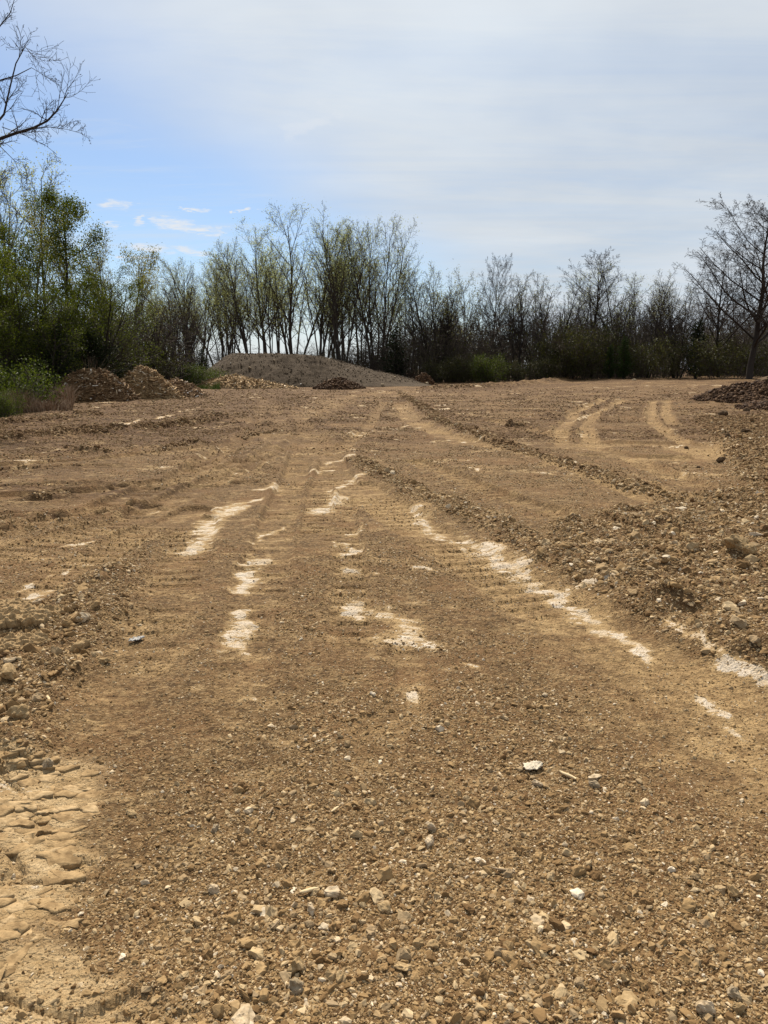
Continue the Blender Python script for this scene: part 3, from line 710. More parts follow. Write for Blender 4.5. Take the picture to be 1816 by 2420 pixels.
def plain(name, c, rough=0.8, spec=0.3, metallic=0.0):
    m, t, b, o = mat(name); b.inputs['Roughness'].default_value = rough; b.inputs['Specular IOR Level'].default_value = spec; b.inputs['Metallic'].default_value = metallic
    pos = t.add('ShaderNodeNewGeometry').outputs['Position']
    n = t.noise(pos, 60, 3, 0.6)
    t.put(b.inputs['Base Color'], t.mix(n, tuple(x * 0.75 for x in c), c)); return m
WHITEP = plain('white_plastic', (0.52, 0.45, 0.34)); FOIL = plain('foil', (0.20, 0.195, 0.19), 0.6, 0.4, 0.2); WOODC = plain('pale_wood', (0.62, 0.47, 0.27)); TWIGM = plain('grey_twig', (0.24, 0.17, 0.10))

def scrap(px, py, wpx, hpx, m, label, name, cat, seed):
    p = at(px, py); d = math.hypot(math.hypot(*p), CAM_H); w = wpx / F * d; dep = hpx / F * d * 1.6
    nx, ny = 22, 12; u, v = np.meshgrid(np.linspace(-1, 1, nx), np.linspace(-1, 1, ny))
    ed = 1 + 0.55 * fbm(u * 1.5 + seed, v * 1.5, 0.8, 3, .6, seed)
    X = u * w * .5 * ed * (1 - 0.35 * v * v); Y = v * dep * .5 * ed * (1 - .3 * u * u); Z = 0.012 + 0.022 * np.abs(fbm(u, v, 0.8, 3, .6, seed + 4)) + .006 * fbm(u, v, 0.2, 2, .6, seed + 8)
    VV = np.stack([X, Y, Z], -1).reshape(-1, 3); VV = np.vstack([VV, VV - [0, 0, 0.0025]]); k = nx * ny
    ii = (np.arange(ny - 1)[:, None] * nx + np.arange(nx - 1)[None]).ravel(); q = np.stack([ii, ii + 1, ii + nx + 1, ii + nx], 1)
    rim = np.concatenate([np.arange(nx), np.arange(1, ny) * nx + nx - 1, (ny - 1) * nx + np.arange(nx - 2, -1, -1), np.arange(ny - 2, 0, -1) * nx]); r2 = np.roll(rim, -1)
    o = obj(name, mesh_np(name, VV, [q, q[:, ::-1] + k, np.stack([r2, rim, rim + k, r2 + k], 1)], [m], True), loc=(p[0], p[1], gh(p[0], p[1]) + .004), rot=(0, 0, seed * .4))
    return tag(o, label, cat)
scrap(1260, 1808, 46, 20, WHITEP, 'torn white plastic scrap lying on the gravel', 'plastic_scrap', 'litter', 1)
scrap(322, 1514, 34, 12, FOIL, 'crumpled silvery blue foil scrap right of the left clod pile', 'foil_scrap', 'litter', 2)

def stick(px, py, lpx, wpx, rz, m, label, name='wood_splinter', flat=0.6):
    p = at(px, py); d = math.hypot(math.hypot(*p), CAM_H); L = lpx / F * d; w = wpx / F * d * .5
    n = 8; tt = np.linspace(-.5, .5, n); VV = []
    rg = np.random.default_rng(int(px))
    for k, s in enumerate(tt):
        ww = w * (1 - 0.5 * abs(s * 2) ** 3) * rg.uniform(.8, 1.15); off = 0.04 * L * math.sin(s * 5)
        for a in range(5): VV.append((s * L, off + ww * math.cos(a * 1.2566), ww * flat * math.sin(a * 1.2566) + w * flat))
    VV = np.array(VV); f = []
    for k in range(n - 1):
        for a in range(5): f.append((k * 5 + a, k * 5 + (a + 1) % 5, k * 5 + 5 + (a + 1) % 5, k * 5 + 5 + a))
    caps = np.array([list(range(5))[::-1], [5 * (n - 1) + a for a in range(5)]])
    o = obj(name, mesh_np(name, VV, [np.array(f)[:, ::-1], caps], [m], False), loc=(p[0], p[1], gh(p[0], p[1]) + .008), rot=(0.0, 0.06, rz))
    return tag(o, label, 'splinter' if m is WOODC else 'twig')
stick(731, 2104, 40, 11, 0.35, WOODC, 'pale broken wood splinter left of the pale jagged rock')
stick(792, 1908, 26, 7, 0.9, WOODC, 'pale wood splinter beside the smooth flat pebble')
stick(1187, 2064, 54, 6, -0.3, TWIGM, 'thin grey twig lying in the right centre gravel', 'twig')
stick(118, 1688, 18, 7, -1.0, WOODC, 'short pale chip standing out on the left slope of gravel')
stick(1342, 1832, 40, 9, -0.8, WOODC, 'pale split chip between the white scrap and the long pale stone')
stick(640, 1910, 26, 5, 1.2, TWIGM, 'small brown twig in the gravel left of centre', 'twig')
stick(652, 2190, 30, 5, 1.0, TWIGM, 'thin straw coloured stalk at lower left of the gravel', 'twig')

# ------------------------------------------------------------------ earth piles
def pile_mat(name, c1, c2, c3, sc=6):
    m, t, b, o = mat(name)
    pos = t.add('ShaderNodeNewGeometry').outputs['Position']
    n = t.noise(pos, sc, 7, 0.7); n2 = t.noise(pos, sc * 5, 5, 0.7)
    c = t.mix(t.sstep(n, 0.35, 0.65), c1, c2); c = t.mix(t.sstep(n2, 0.55, 0.75), c, c3)
    t.put(b.inputs['Base Color'], c); t.put(b.inputs['Normal'], t.bump(t.math('ADD', n, t.math('MULTIPLY', n2, 0.5)), 0.9, 0.10)); return m
PM_MOUND = pile_mat('mound_soil', (0.040, 0.026, 0.0145), (0.066, 0.045, 0.026), (0.088, 0.063, 0.038), 2.5)
PM_MULCH = pile_mat('mulch', (0.085, 0.046, 0.022), (0.185, 0.110, 0.052), (0.29, 0.19, 0.10), 7)
PM_PALEM = pile_mat('fresh_mulch', (0.16, 0.095, 0.045), (0.30, 0.20, 0.10), (0.42, 0.30, 0.17), 7)
PM_DARK = pile_mat('dark_topsoil', (0.034, 0.017, 0.008), (0.070, 0.036, 0.016), (0.105, 0.056, 0.026), 5)
PM_RED = pile_mat('red_brown_soil', (0.075, 0.036, 0.016), (0.14, 0.072, 0.032), (0.19, 0.105, 0.05), 5)

def heap(name, cx, cy, hx, hy, hfun, m, label, cat, nx=110, ny=70, namp=0.1, nwl=0.6, seed=0, parts=True):
    u, v = np.meshgrid(np.linspace(-1, 1, nx), np.linspace(-1, 1, ny))
    X = cx + u * hx; Y = cy + v * hy
    g = height(X.ravel(), Y.ravel()).reshape(X.shape)
    hh = hfun(u, v)
    fade = ss(hh, 0.02, 0.4)
    hh = hh + fade * (namp * fbm(X, Y, nwl, 5, 0.6, seed) + namp * .7 * (np.abs(fbm(X, Y, nwl * .7, 4, .6, seed + 40))))
    Z = g + np.where(hh > 0.015, hh, -0.12) 
    VV = np.stack([X - cx, Y - cy, Z - 0.0], -1).reshape(-1, 3)
    ii = (np.arange(ny - 1)[:, None] * nx + np.arange(nx - 1)[None]).ravel(); q = np.stack([ii, ii + 1, ii + nx + 1, ii + nx], 1)
    lowf = (hh.ravel()[q] > 0.015).any(1)
    z0 = float(base_h(np.float64(cx), np.float64(cy))); VV[:, 2] -= z0
    e = bpy.data.objects.new(name, None); COL.objects.link(e); e.location = (cx, cy, z0); e.empty_display_size = .3
    body = obj('heap_body', mesh_np(name, VV, q[lowf], [m], True), e)
    tag(e, label, cat)
    def surf(x, y):
        iu = np.clip(((x - cx) / hx + 1) / 2 * (nx - 1), 0, nx - 1.001); iv = np.clip(((y - cy) / hy + 1) / 2 * (ny - 1), 0, ny - 1.001)
        return Z[iv.round().astype(int), iu.round().astype(int)] - z0
    return e, surf

def strewn(parent, name, surf, cx, cy, hx, hy, count, lens, m, seed, rad=0.9, thick=0.18, flat=True, ybias=0.0):
    """many small splinters or lumps lying on a heap, one mesh"""
    rg = np.random.default_rng(seed)
    a = rg.uniform(0, 6.283, count); q = np.sqrt(rg.random(count)) * rad
    x = cx + q * np.cos(a) * hx; y = cy + q * np.sin(a) * hy - ybias * hy
    z = surf(x, y)
    L = rg.uniform(lens[0], lens[1], count); L = L * (0.6 + 0.8 * rg.random(count) ** 3)
    d = rg.normal(size=(count, 3)); d[:, 2] *= 0.45; d /= np.linalg.norm(d, axis=1)[:, None]
    s = np.cross(d, [0.1, 0.2, 1.0]); s /= np.linalg.norm(s, axis=1)[:, None]; up = np.cross(s, d)
    w = L * thick * rg.uniform(.6, 1.5, count)
    c = np.stack([x - cx, y - cy, z + w * .3], 1)
    co = []
    for (i_, j_, k_) in [(-1, -1, -1), (1, -1, -1), (1, 1, -1), (-1, 1, -1), (-1, -1, 1), (1, -1, 1), (1, 1, 1), (-1, 1, 1)]:
        jit = rg.uniform(.7, 1.1, (count, 1))
        co.append(c + d * (L * .5 * i_)[:, None] * jit + s * (w * .5 * j_)[:, None] * jit + up * (w * (.25 if flat else .5) * k_)[:, None])
    VV = np.stack(co, 1).reshape(-1, 3)
    bx = np.array([[0, 3, 2, 1], [4, 5, 6, 7], [0, 1, 5, 4], [1, 2, 6, 5], [2, 3, 7, 6], [3, 0, 4, 7]])
    f = (np.arange(count)[:, None, None] * 8 + bx[None]).reshape(-1, 4)
    o = obj(name, mesh_np(name, VV, f, [m], False), parent); o['kind'] = 'stuff'
    return o

def island_mat(name, cols):
    m, t, b, o = mat(name)
    r_ = t.add('ShaderNodeNewGeometry').outputs['Random Per Island']
    ramp = t.add('ShaderNodeValToRGB'); el = ramp.color_ramp.elements
    while len(el) < len(cols): el.new(0.5)
    for e_, (p_, c_) in zip(el, cols): e_.position = p_; e_.color = tuple(c_) + (1,)
    t.l.new(r_, ramp.inputs[0]); t.put(b.inputs['Base Color'], ramp.outputs[0]); b.inputs['Roughness'].default_value = .8
    return m
CHIPM = island_mat('wood_chips', [(0, (0.06, 0.032, 0.015)), (0.5, (0.16, 0.092, 0.043)), (0.88, (0.27, 0.175, 0.09)), (0.97, (0.45, 0.36, 0.25)), (1, (0.7, 0.66, 0.6))])
PCHIPM = island_mat('fresh_wood_chips', [(0, (0.13, 0.075, 0.035)), (0.5, (0.27, 0.175, 0.085)), (0.9, (0.40, 0.28, 0.15)), (1, (0.7, 0.62, 0.5))])
DLUMP = island_mat('topsoil_lumps', [(0, (0.030, 0.014, 0.007)), (0.7, (0.072, 0.036, 0.016)), (1, (0.13, 0.075, 0.038))])
MLUMP = island_mat('mound_lumps', [(0, (0.052, 0.035, 0.020)), (0.8, (0.090, 0.063, 0.038)), (.985, (0.20, 0.155, 0.10)), (1, (0.66, 0.62, 0.55))])

def dome(pw=1.0, top=1.0, skew=0.0):
    def f(u, v):
        r_ = np.sqrt((u - skew * (1 - u * u)) ** 2 + v * v)
        return top * np.clip(1 - r_ ** (2.0 * pw) * 1.12, -1, 1)
    return f
def d_at(py): return float(at(908, py)[1])
def px_x(px, Y): return (px - 908) / F * (Y * math.cos(PITCH) + (CAM_H) * math.sin(PITCH))

def mk_mulch(name, px0, px1, Y, ztop, m, chip, lab, seed, depth, count, lens=(0.08, 0.42), pw=1.0, skew=0.0):
    x0, x1 = px_x(px0, Y), px_x(px1, Y); cx = (x0 + x1) / 2; hx = (x1 - x0) / 2 * 1.08
    e, sf = heap(name, cx, Y, hx, depth, dome(pw, ztop, skew), m, lab, 'mulch pile', namp=0.16 * min(1, ztop), nwl=0.5, seed=seed)
    strewn(e, 'wood_chips', sf, cx, Y, hx, depth, count, lens, chip, seed + 1, 0.97, 0.16)
    return e, sf
mk_mulch('mulch_pile', 108, 322, 37.5, 1.42, PM_MULCH, CHIPM, 'dark shredded mulch pile nearest the dry grass on the left', 61, 2.0, 5200, skew=0.05)
mk_mulch('mulch_pile', 262, 432, 40.5, 1.62, PM_PALEM, PCHIPM, 'lighter peaked mulch pile right of the dark shredded one', 63, 1.9, 4200, pw=0.72, skew=-0.05)
mk_mulch('mulch_pile', 345, 490, 43.5, 0.95, PM_MULCH, CHIPM, 'low brown tail of mulch sloping right of the peaked pile', 65, 2.2, 1800, pw=.8)
mk_mulch('mulch_pile', 452, 720, 62.0, 0.95, PM_PALEM, PCHIPM, 'long low tan mulch ridge in front of the grey brown mound', 67, 3.0, 3200, (0.12, 0.5), pw=0.7, skew=-0.25)
# the big grey-brown mound
def mound_f(u, v):
    x = u * 13.0
    prof = np.interp(x, [-12.4, -11.0, -7.6, -5.5, 0.8, 6.5, 9.5, 12.2], [-0.1, 0.75, 3.05, 3.12, 2.78, 1.35, 0.62, -0.1])
    return prof * np.clip(1.25 - 1.3 * np.abs(v) ** 1.6, -0.2, 1)
mx = px_x(740, 76)
e, sf_mound = heap('earth_mound', mx, 76, 13.0, 8.5, mound_f, PM_MOUND, 'big flat topped grey brown earth mound in front of the trees', 'mound', 200, 90, 0.22, 2.4, 71)
strewn(e, 'earth_lumps', sf_mound, mx, 76, 13.0, 8.5, 9000, (0.03, 0.11), MLUMP, 72, 0.98, 0.6, False)
def mk_dark(name, px0, px1, Y, ztop, m, lm, lab, seed, depth, count, lens, cat='soil pile', pw=.8, skew=0.0):
    x0, x1 = px_x(px0, Y), px_x(px1, Y); cx = (x0 + x1) / 2; hx = (x1 - x0) / 2 * 1.06
    e, sf = heap(name, cx, Y, hx, depth, dome(pw, ztop, skew), m, lab, cat, namp=0.32 * ztop, nwl=0.6, seed=seed)
    strewn(e, 'soil_lumps', sf, cx, Y, hx, depth, count, lens, lm, seed + 1, 1.0, 0.65, False)
    return e
mk_dark('soil_pile', 738, 866, 61, 0.80, PM_DARK, DLUMP, 'small dark brown soil pile at the foot of the big mound', 81, 1.8, 2400, (0.04, 0.14))
mk_dark('soil_pile', 972, 1030, 74, 1.15, PM_RED, DLUMP, 'red brown soil pile at the right end of the big mound', 83, 1.4, 1500, (0.04, 0.14))
mk_dark('soil_pile', 1752, 1990, 28.5, 0.36, PM_DARK, DLUMP, 'low spill of dark topsoil below the broad pile at the right edge', 87, 2.6, 5000, (0.03, 0.13))
mk_dark('soil_pile', 1636, 1995, 35.5, 0.76, PM_DARK, DLUMP, 'broad dark topsoil pile cut by the right edge', 85, 3.2, 9000, (0.03, 0.13))
x_ = px_x(1768, 37)
hc = rock(1766, 921, 44, 'big crumbly dark clod crowning the right topsoil pile', 'clod', 90, 1.0, DARKROCK, 'clod', 0.9, 0.2)
hc.location = (x_, 36.0, 1.0); hc.scale = (1.05, 0.95, 0.72)

# pale stones on the mound and rim
MSURF = sf_mound; MZ0 = float(base_h(np.float64(mx), np.float64(76.0)))
def land(px, py, y0=40, y1=90):
    """march a pixel's ray onto the mound or the lot"""
    d = pix_dir(px, py); Ys = np.linspace(y0, y1, 800); X = d[0] / d[1] * Ys; Z = CAM_H + d[2] / d[1] * Ys
    S = np.maximum(height(X, Ys), np.where((np.abs(X - mx) < 12.8) & (np.abs(Ys - 76) < 8.3), MSURF(X, Ys) + MZ0, -9))
    k = np.argmax(S >= Z); return (X[k], Ys[k], S[k]) if (S >= Z).any() else None
for (px, py, w, lab) in [(590, 872, 9, 'white stone on the left flank of the big mound'), (934, 893, 7, 'small white stone near the right end of the big mound'),
                         (1010, 908, 12, 'pale slab stone on the rim right of the big mound'), (1500, 899, 12, 'pale stone on the far right rim'),
                         (648, 852, 6, 'tiny pale stone high on the big mound'), (905, 912, 12, 'pinkish pale stone below the right foot of the mound')]:
    pt = land(px, py)
    if pt is None: continue
    w_ = w / F * pt[1]
    o = obj('rock', hull_stone(9000 + px, 18, .6, [PALEROCK], 1.0), loc=(pt[0], pt[1], pt[2] + w_ * .12), rot=(0, 0, px % 6), scale=(w_ * 1.1, w_, w_))
    tag(o, lab, 'rock')

# ------------------------------------------------------------------ trees
def bark(name, c1, c2):
    m, t, b, o = mat(name); pos = t.add('ShaderNodeTexCoord').outputs['Object']
    mp = t.add('ShaderNodeMapping'); t.l.new(pos, mp.inputs[0]); mp.inputs['Scale'].default_value = (6, 6, 1.2)
    n = t.noise(mp.outputs[0], 2.5, 5, .65)
    t.put(b.inputs['Base Color'], t.mix(n, c1, c2)); t.put(b.inputs['Normal'], t.bump(n, .7, .03)); return m
BARK = bark('grey_bark', (0.034, 0.027, 0.022), (0.085, 0.069, 0.056)); BARKD = bark('dark_bark', (0.022, 0.017, 0.014), (0.055, 0.044, 0.036)); TWIG = bark('twig_bark', (0.038, 0.029, 0.023), (0.078, 0.060, 0.047))

def leafm(name, c1, c2, trans=0.5):
    m, t, b, o = mat(name)
    r_ = t.add('ShaderNodeNewGeometry').outputs['Random Per Island']
    c = t.mix(r_, c1, c2)
    t.put(b.inputs['Base Color'], c); b.inputs['Roughness'].default_value = .6
    tr = t.add('ShaderNodeBsdfTranslucent'); t.put(tr.inputs[0], t.mix(1.0, c, (1.25, 1.2, 0.6), 'MULTIPLY'))
    mx_ = t.add('ShaderNodeMixShader'); mx_.inputs[0].default_value = trans
    t.l.new(b.outputs[0], mx_.inputs[1]); t.l.new(tr.outputs[0], mx_.inputs[2]); t.l.new(mx_.outputs[0], o.inputs[0]); return m
LEAF_PALE = leafm('pale_new_leaves', (0.22, 0.25, 0.125), (0.32, 0.34, 0.195), .55)
LEAF_OLIVE = leafm('olive_new_leaves', (0.14, 0.14, 0.055), (0.20, 0.195, 0.085), .5)
LEAF_GREEN = leafm('fresh_green_leaves', (0.034, 0.050, 0.005), (0.086, 0.106, 0.012), .5)
LEAF_SHRUB = leafm('shrub_leaves', (0.034, 0.052, 0.008), (0.075, 0.098, 0.017), .4)
LEAF_OLSH = leafm('olive_shrub_leaves', (0.030, 0.034, 0.010), (0.062, 0.064, 0.020), .35)
NEEDLE = leafm('cedar_needles', (0.009, 0.016, 0.006), (0.022, 0.034, 0.011), .12)
NEEDLE_G = leafm('green_cedar_needles', (0.018, 0.040, 0.007), (0.036, 0.066, 0.012), .25)

def nrmv(v): return v / (math.sqrt(v[0] * v[0] + v[1] * v[1] + v[2] * v[2]) + 1e-12)
UP = np.array([0, 0, 1.0])
def grow(rg, p, d, L, r, lv, P, out, tips):
    n = P['segs'][lv]; st = L / n; pts = [p]; dirs = [d]; wob = P['wob'][lv]; up = P['up'][lv]
    for _ in range(n):
        d = nrmv(d + rg.normal(0, wob, 3) + UP * up); p = p + d * st; pts.append(p); dirs.append(d)
    rt = P['rt'][lv]
    rad = [max(P['rmin'], r * (1 - (1 - rt) * k / n)) for k in range(n + 1)]
    out.setdefault((n, lv), []).append((pts, rad))
    if lv >= P['max']:
        tips.append((pts[-1], dirs[-1], L)); tips.append((pts[n // 2], dirs[n // 2], L)); return
    m = P['n'][lv]; m = max(1, int(round(m * rg.uniform(.8, 1.2))))
    s0 = P['s0'][lv]; az = rg.uniform(0, 6.28)
    for k in range(m):
        t_ = s0 + (1 - s0) * (k + rg.uniform(0.1, .9)) / m
        i_ = min(int(t_ * n), n - 1); fr = t_ * n - i_
        q = pts[i_] * (1 - fr) + pts[i_ + 1] * fr; dd = dirs[i_ + 1]
        az += 2.399 + rg.normal(0, .4)
        s = np.cross(dd, [0.31, 0.17, 0.93] if abs(dd[2]) < .95 else [1, 0.1, 0]); s = nrmv(s); w = np.cross(dd, s)
        an = R(P['ang'][lv]) * rg.uniform(.7, 1.3)
        nd = nrmv(dd * math.cos(an) + (s * math.cos(az) + w * math.sin(az)) * math.sin(an))
        nl = L * P['lr'][lv] * (P['l0'] - (P['l0'] - P['l1']) * t_) * rg.uniform(.75, 1.25)
        grow(rg, q, nd, nl, max(P['rmin'], rad[i_] * P['rr'][lv]), lv + 1, P, out, tips)

def tubes(groups, sides):
    VV = []; FF = []; off = 0
    for (n, lv), lst in groups:
        k = sides[lv]
        pts = np.array([a for a, _ in lst]); rad = np.array([b_ for _, b_ in lst])      # B,n+1,3
        tan_ = np.gradient(pts, axis=1); tan_ /= np.linalg.norm(tan_, axis=2, keepdims=True) + 1e-9
        mean = tan_.mean(1); ref = np.where(np.abs(mean[:, 2:3]) > .8, [[1.0, 0.13, 0.0]], [[0.05, 0.1, 1.0]])
        s = np.cross(tan_, ref[:, None, :]); s /= np.linalg.norm(s, axis=2, keepdims=True) + 1e-9; w = np.cross(tan_, s)
        a = np.arange(k) * 2 * np.pi / k
        ring = pts[:, :, None] + rad[:, :, None, None] * (s[:, :, None] * np.cos(a)[None, None, :, None] + w[:, :, None] * np.sin(a)[None, None, :, None])
        B = len(lst); VV.append(ring.reshape(-1, 3))
        b0 = (np.arange(B) * (n + 1) * k)[:, None, None]; r0 = (np.arange(n) * k)[None, :, None]; c0 = np.arange(k)[None, None]; c1 = (c0 + 1) % k
        f = np.stack([b0 + r0 + c0, b0 + r0 + c1, b0 + r0 + k + c1, b0 + r0 + k + c0], -1).reshape(-1, 4) + off
        FF.append(f); off += B * (n + 1) * k
    return np.vstack(VV), np.vstack(FF)

def leaf_quads(rg, centers, size, dirs=None, droop=0.3, asp=0.6):
    n = len(centers); d = rg.normal(size=(n, 3)); d[:, 2] -= droop
    if dirs is not None: d = d * 0.6 + dirs
    d /= np.linalg.norm(d, axis=1)[:, None] + 1e-9
    s = np.cross(d, rg.normal(size=(n, 3))); s /= np.linalg.norm(s, axis=1)[:, None] + 1e-9
    L = size * rg.uniform(.6, 1.4, n)[:, None]; Wd = L * asp; up = np.cross(d, s)
    c = centers
    q = np.stack([c, c + d * L * .5 + s * Wd * .5 + up * L * .12, c + d * L, c + d * L * .5 - s * Wd * .5 + up * L * .12], 1)
    return q.reshape(-1, 3), (np.arange(n)[:, None] * 4 + np.arange(4)[None])

PROTO = {}
def build_tree(key, seed, H, stems, lean, P, leaf=None, nleaf=0, lsize=0.12, spread=0.35, leaf_zmin=0.0, bk=BARK, r0=0.2, base_spread=0.25, az0=None):
    rg = np.random.default_rng(seed); out = {}; tips = []
    for s_ in range(stems):
        az = (az0 if az0 is not None else rg.uniform(0, 6.28)) + s_ * 6.283 / stems + rg.normal(0, .3)
        ln = R(lean) * rg.uniform(.4, 1.3)
        d = np.array([math.sin(ln) * math.cos(az), math.sin(ln) * math.sin(az), math.cos(ln)])
        p = np.array([math.cos(az) * base_spread * (stems > 1), math.sin(az) * base_spread * (stems > 1), -0.4])
        hh = H * (1.0 if s_ == 0 else rg.uniform(.78, 1.0))
        grow(rg, p, d, hh, r0 * (1 if s_ == 0 else rg.uniform(.6, .95)), 0, P, out, tips)
    g0 = [(k, v) for k, v in out.items() if k[1] == 0]; g1 = [(k, v) for k, v in out.items() if k[1] > 0]
    sides = [7, 5, 3, 3, 3]
    parts = {}
    v, f = tubes(g0, sides); parts['trunk'] = mesh_np(key + '_trunk', v, f, [bk], True)
    zmax = v[:, 2].max()
    v, f = tubes(g1, sides); parts['branches'] = mesh_np(key + '_branches', v, f, [bk if bk is BARKD else TWIG], True)
    zmax = max(zmax, np.percentile(v[:, 2], 99.6))
    if leaf and nleaf:
        tp = np.array([a for a, _, _ in tips]); tp = tp[tp[:, 2] > leaf_zmin * H]
        c = tp[rg.integers(0, len(tp), nleaf)] + rg.normal(0, spread, (nleaf, 3))
        v, f = leaf_quads(rg, c, lsize); parts['leaves'] = mesh_np(key + '_leaves', v, f, [leaf])
    PROTO[key] = (parts, float(zmax))

def put_tree(key, name, X, Y, h, rz, label, cat='tree', group=None, sx=1.0, leaf=True):
    parts, H = PROTO[key]; s = h / H
    z = gh(X, Y)
    e = bpy.data.objects.new(name, None); COL.objects.link(e); e.location = (X, Y, z - 0.05); e.rotation_euler = (0, 0, rz); e.scale = (s * sx, s * sx, s)
    e.empty_display_size = .5
    for pn, me in parts.items():
        if pn == 'leaves' and not leaf: continue
        o = bpy.data.objects.new(pn, me); COL.objects.link(o); o.parent = e
    return tag(e, label, cat, group)

def top_h(py, Y):
    d = pix_dir(908, py); return CAM_H + d[2] / d[1] * Y
def xat(px, Y, py=880):
    d = pix_dir(px, py); return d[0] / d[1] * Y

PC = dict(segs=[10, 6, 3, 2], wob=[.05, .08, .13, .16], up=[.015, .035, .03, .02], rt=[.15, .25, .4, .5], rmin=.012, max=3, n=[15, 9, 6], s0=[.30, .15, .1], ang=[34, 36, 40], lr=[.44, .40, .48], l0=1.15, l1=.38, rr=[.55, .5, .6])
for k in range(5):
    build_tree('cotton%d' % k, 500 + k, 19, [3, 4, 3, 4, 2][k], [15, 16, 12, 13, 9][k], PC, LEAF_PALE, 6000, .12, .34, .34, BARK, .25)
PB = dict(PC, n=[13, 7, 5], s0=[.4, .2, .1], lr=[.34, .42, .5], rmin=.011, ang=[34, 36, 40])
for k in range(4): build_tree('slender%d' % k, 540 + k, 15, [1, 2, 1, 3][k], [4, 8, 6, 11][k], PB, LEAF_PALE, 1500, .11, .3, .45, BARK, .14)
PF = dict(PC, n=[13, 8, 6], s0=[.25, .15, .1], ang=[28, 34, 40], lr=[.42, .42, .48], up=[.012, .03, .02, .02], rmin=.010)
for k in range(3): build_tree('fan%d' % k, 560 + k, 13, [6, 5, 7][k], [23, 20, 26][k], PF, LEAF_OLIVE, 1600, .10, .25, .65, BARKD, .19, .4)
PO = dict(segs=[10, 7, 4, 3, 2], wob=[.05, .08, .12, .15, .18], up=[.02, .06, .035, .02, .02], rt=[.10, .2, .3, .45, .6], rmin=.0078, max=4, n=[25, 9, 7, 5], s0=[.20, .18, .12, .1], ang=[42, 36, 38, 42], lr=[.56, .42, .46, .5], l0=1.1, l1=.36, rr=[.5, .5, .55, .6])
for k in range(2): build_tree('oak%d' % k, 580 + k, 16, 1, 3, PO, None, 0, bk=BARKD, r0=.23)
PG = dict(PC, n=[15, 7, 5], s0=[.15, .15, .1], ang=[46, 42, 42], lr=[.46, .46, .5], up=[.03, .03, .01, -.02], l0=1.2, l1=.3, rmin=.010)
for k in range(3): build_tree('leafy%d' % k, 600 + k, 10, [2, 1, 3][k], [10, 5, 16][k], PG, LEAF_GREEN, 20000, .085, .19, .10, BARKD, .13, .2)
for k in range(2): build_tree('budding%d' % k, 620 + k, 12, [1, 3][k], [6, 14][k], PF, LEAF_OLIVE, 5200, .12, .28, .3, BARK, .15)
PT = dict(segs=[5, 3, 2], wob=[.10, .16, .2], up=[.03, .03, .02], rt=[.25, .35, .5], rmin=.010, max=2, n=[8, 6], s0=[.15, .1], ang=[38, 44], lr=[.42, .5], l0=1.1, l1=.5, rr=[.5, .6])
for k in range(4): build_tree('thicket%d' % k, 640 + k, 5.5, 16, 26, PT, LEAF_OLSH, [500, 1500, 0, 900][k], .10, .35, .1, TWIG, .035, .9)
for k in range(3): build_tree('shrub%d' % k, 660 + k, 2.6, 18, 34, PT, LEAF_SHRUB, 9000, .085, .22, .0, TWIG, .02, .5)
build_tree('oshrub0', 671, 3.0, 18, 32, PT, LEAF_OLSH, 7500, .085, .25, .0, TWIG, .02, .6)

def build_cedar(key, seed, H, wid, lm):
    rg = np.random.default_rng(seed)
    out = {(8, 0): [([np.array([0, 0, -.3 + (H + .2) * k / 8]) + rg.normal(0, .02, 3) for k in range(9)], [max(.015, .16 * (1 - k / 8.5)) for k in range(9)])]}
    v, f = tubes(list(out.items()), [7]); parts = {'trunk': mesh_np(key + '_trunk', v, f, [BARKD], True)}
    br = []; C = []; Dv = []
    for z in np.arange(.15, H * .97, .085):
        tz = z / H; rad = wid * (1 - tz) ** .75 * (0.65 + 0.35 * min(1, tz * 5)) * rg.uniform(.6, 1.2)
        for _ in range(4):
            a = rg.uniform(0, 6.28); d = np.array([math.cos(a), math.sin(a), .35]); L = rad * rg.uniform(.6, 1.15)
            p0 = np.array([0, 0, z]); p1 = p0 + d * L * .6; p2 = p1 + (d + UP * .35) * L * .4
            br.append(([p0, p1, p2], [.02, .014, .008]))
            m = max(3, int(26 * L))
            tt = rg.uniform(.25, 1.05, m)[:, None]; c = p0 + (p2 - p0) * tt + rg.normal(0, .09, (m, 3))
            C.append(c); Dv.append(np.tile(d + UP * .5, (m, 1)))
    v, f = tubes([((2, 0), br)], [3]); parts['branches'] = mesh_np(key + '_branches', v, f, [BARKD], True)
    v, f = leaf_quads(rg, np.vstack(C), .17, np.vstack(Dv), 0, .32); parts['leaves'] = mesh_np(key + '_leaves', v, f, [lm])
    PROTO[key] = (parts, H)
build_cedar('cedar0', 700, 5.2, 1.5, NEEDLE); build_cedar('cedar1', 701, 5.2, 1.25, NEEDLE_G); build_cedar('cedar2', 702, 5.2, 2.3, NEEDLE)

def T_(key, px, Y, toppy, rz, label, name='cottonwood_tree', sx=1.0, cat='tree', group=None, **kw):
    X = xat(px, Y); z = gh(X, Y); h = top_h(toppy, Y) - z + .05
    return put_tree(key, name, X, Y, h, rz, label, cat, group, sx, **kw)
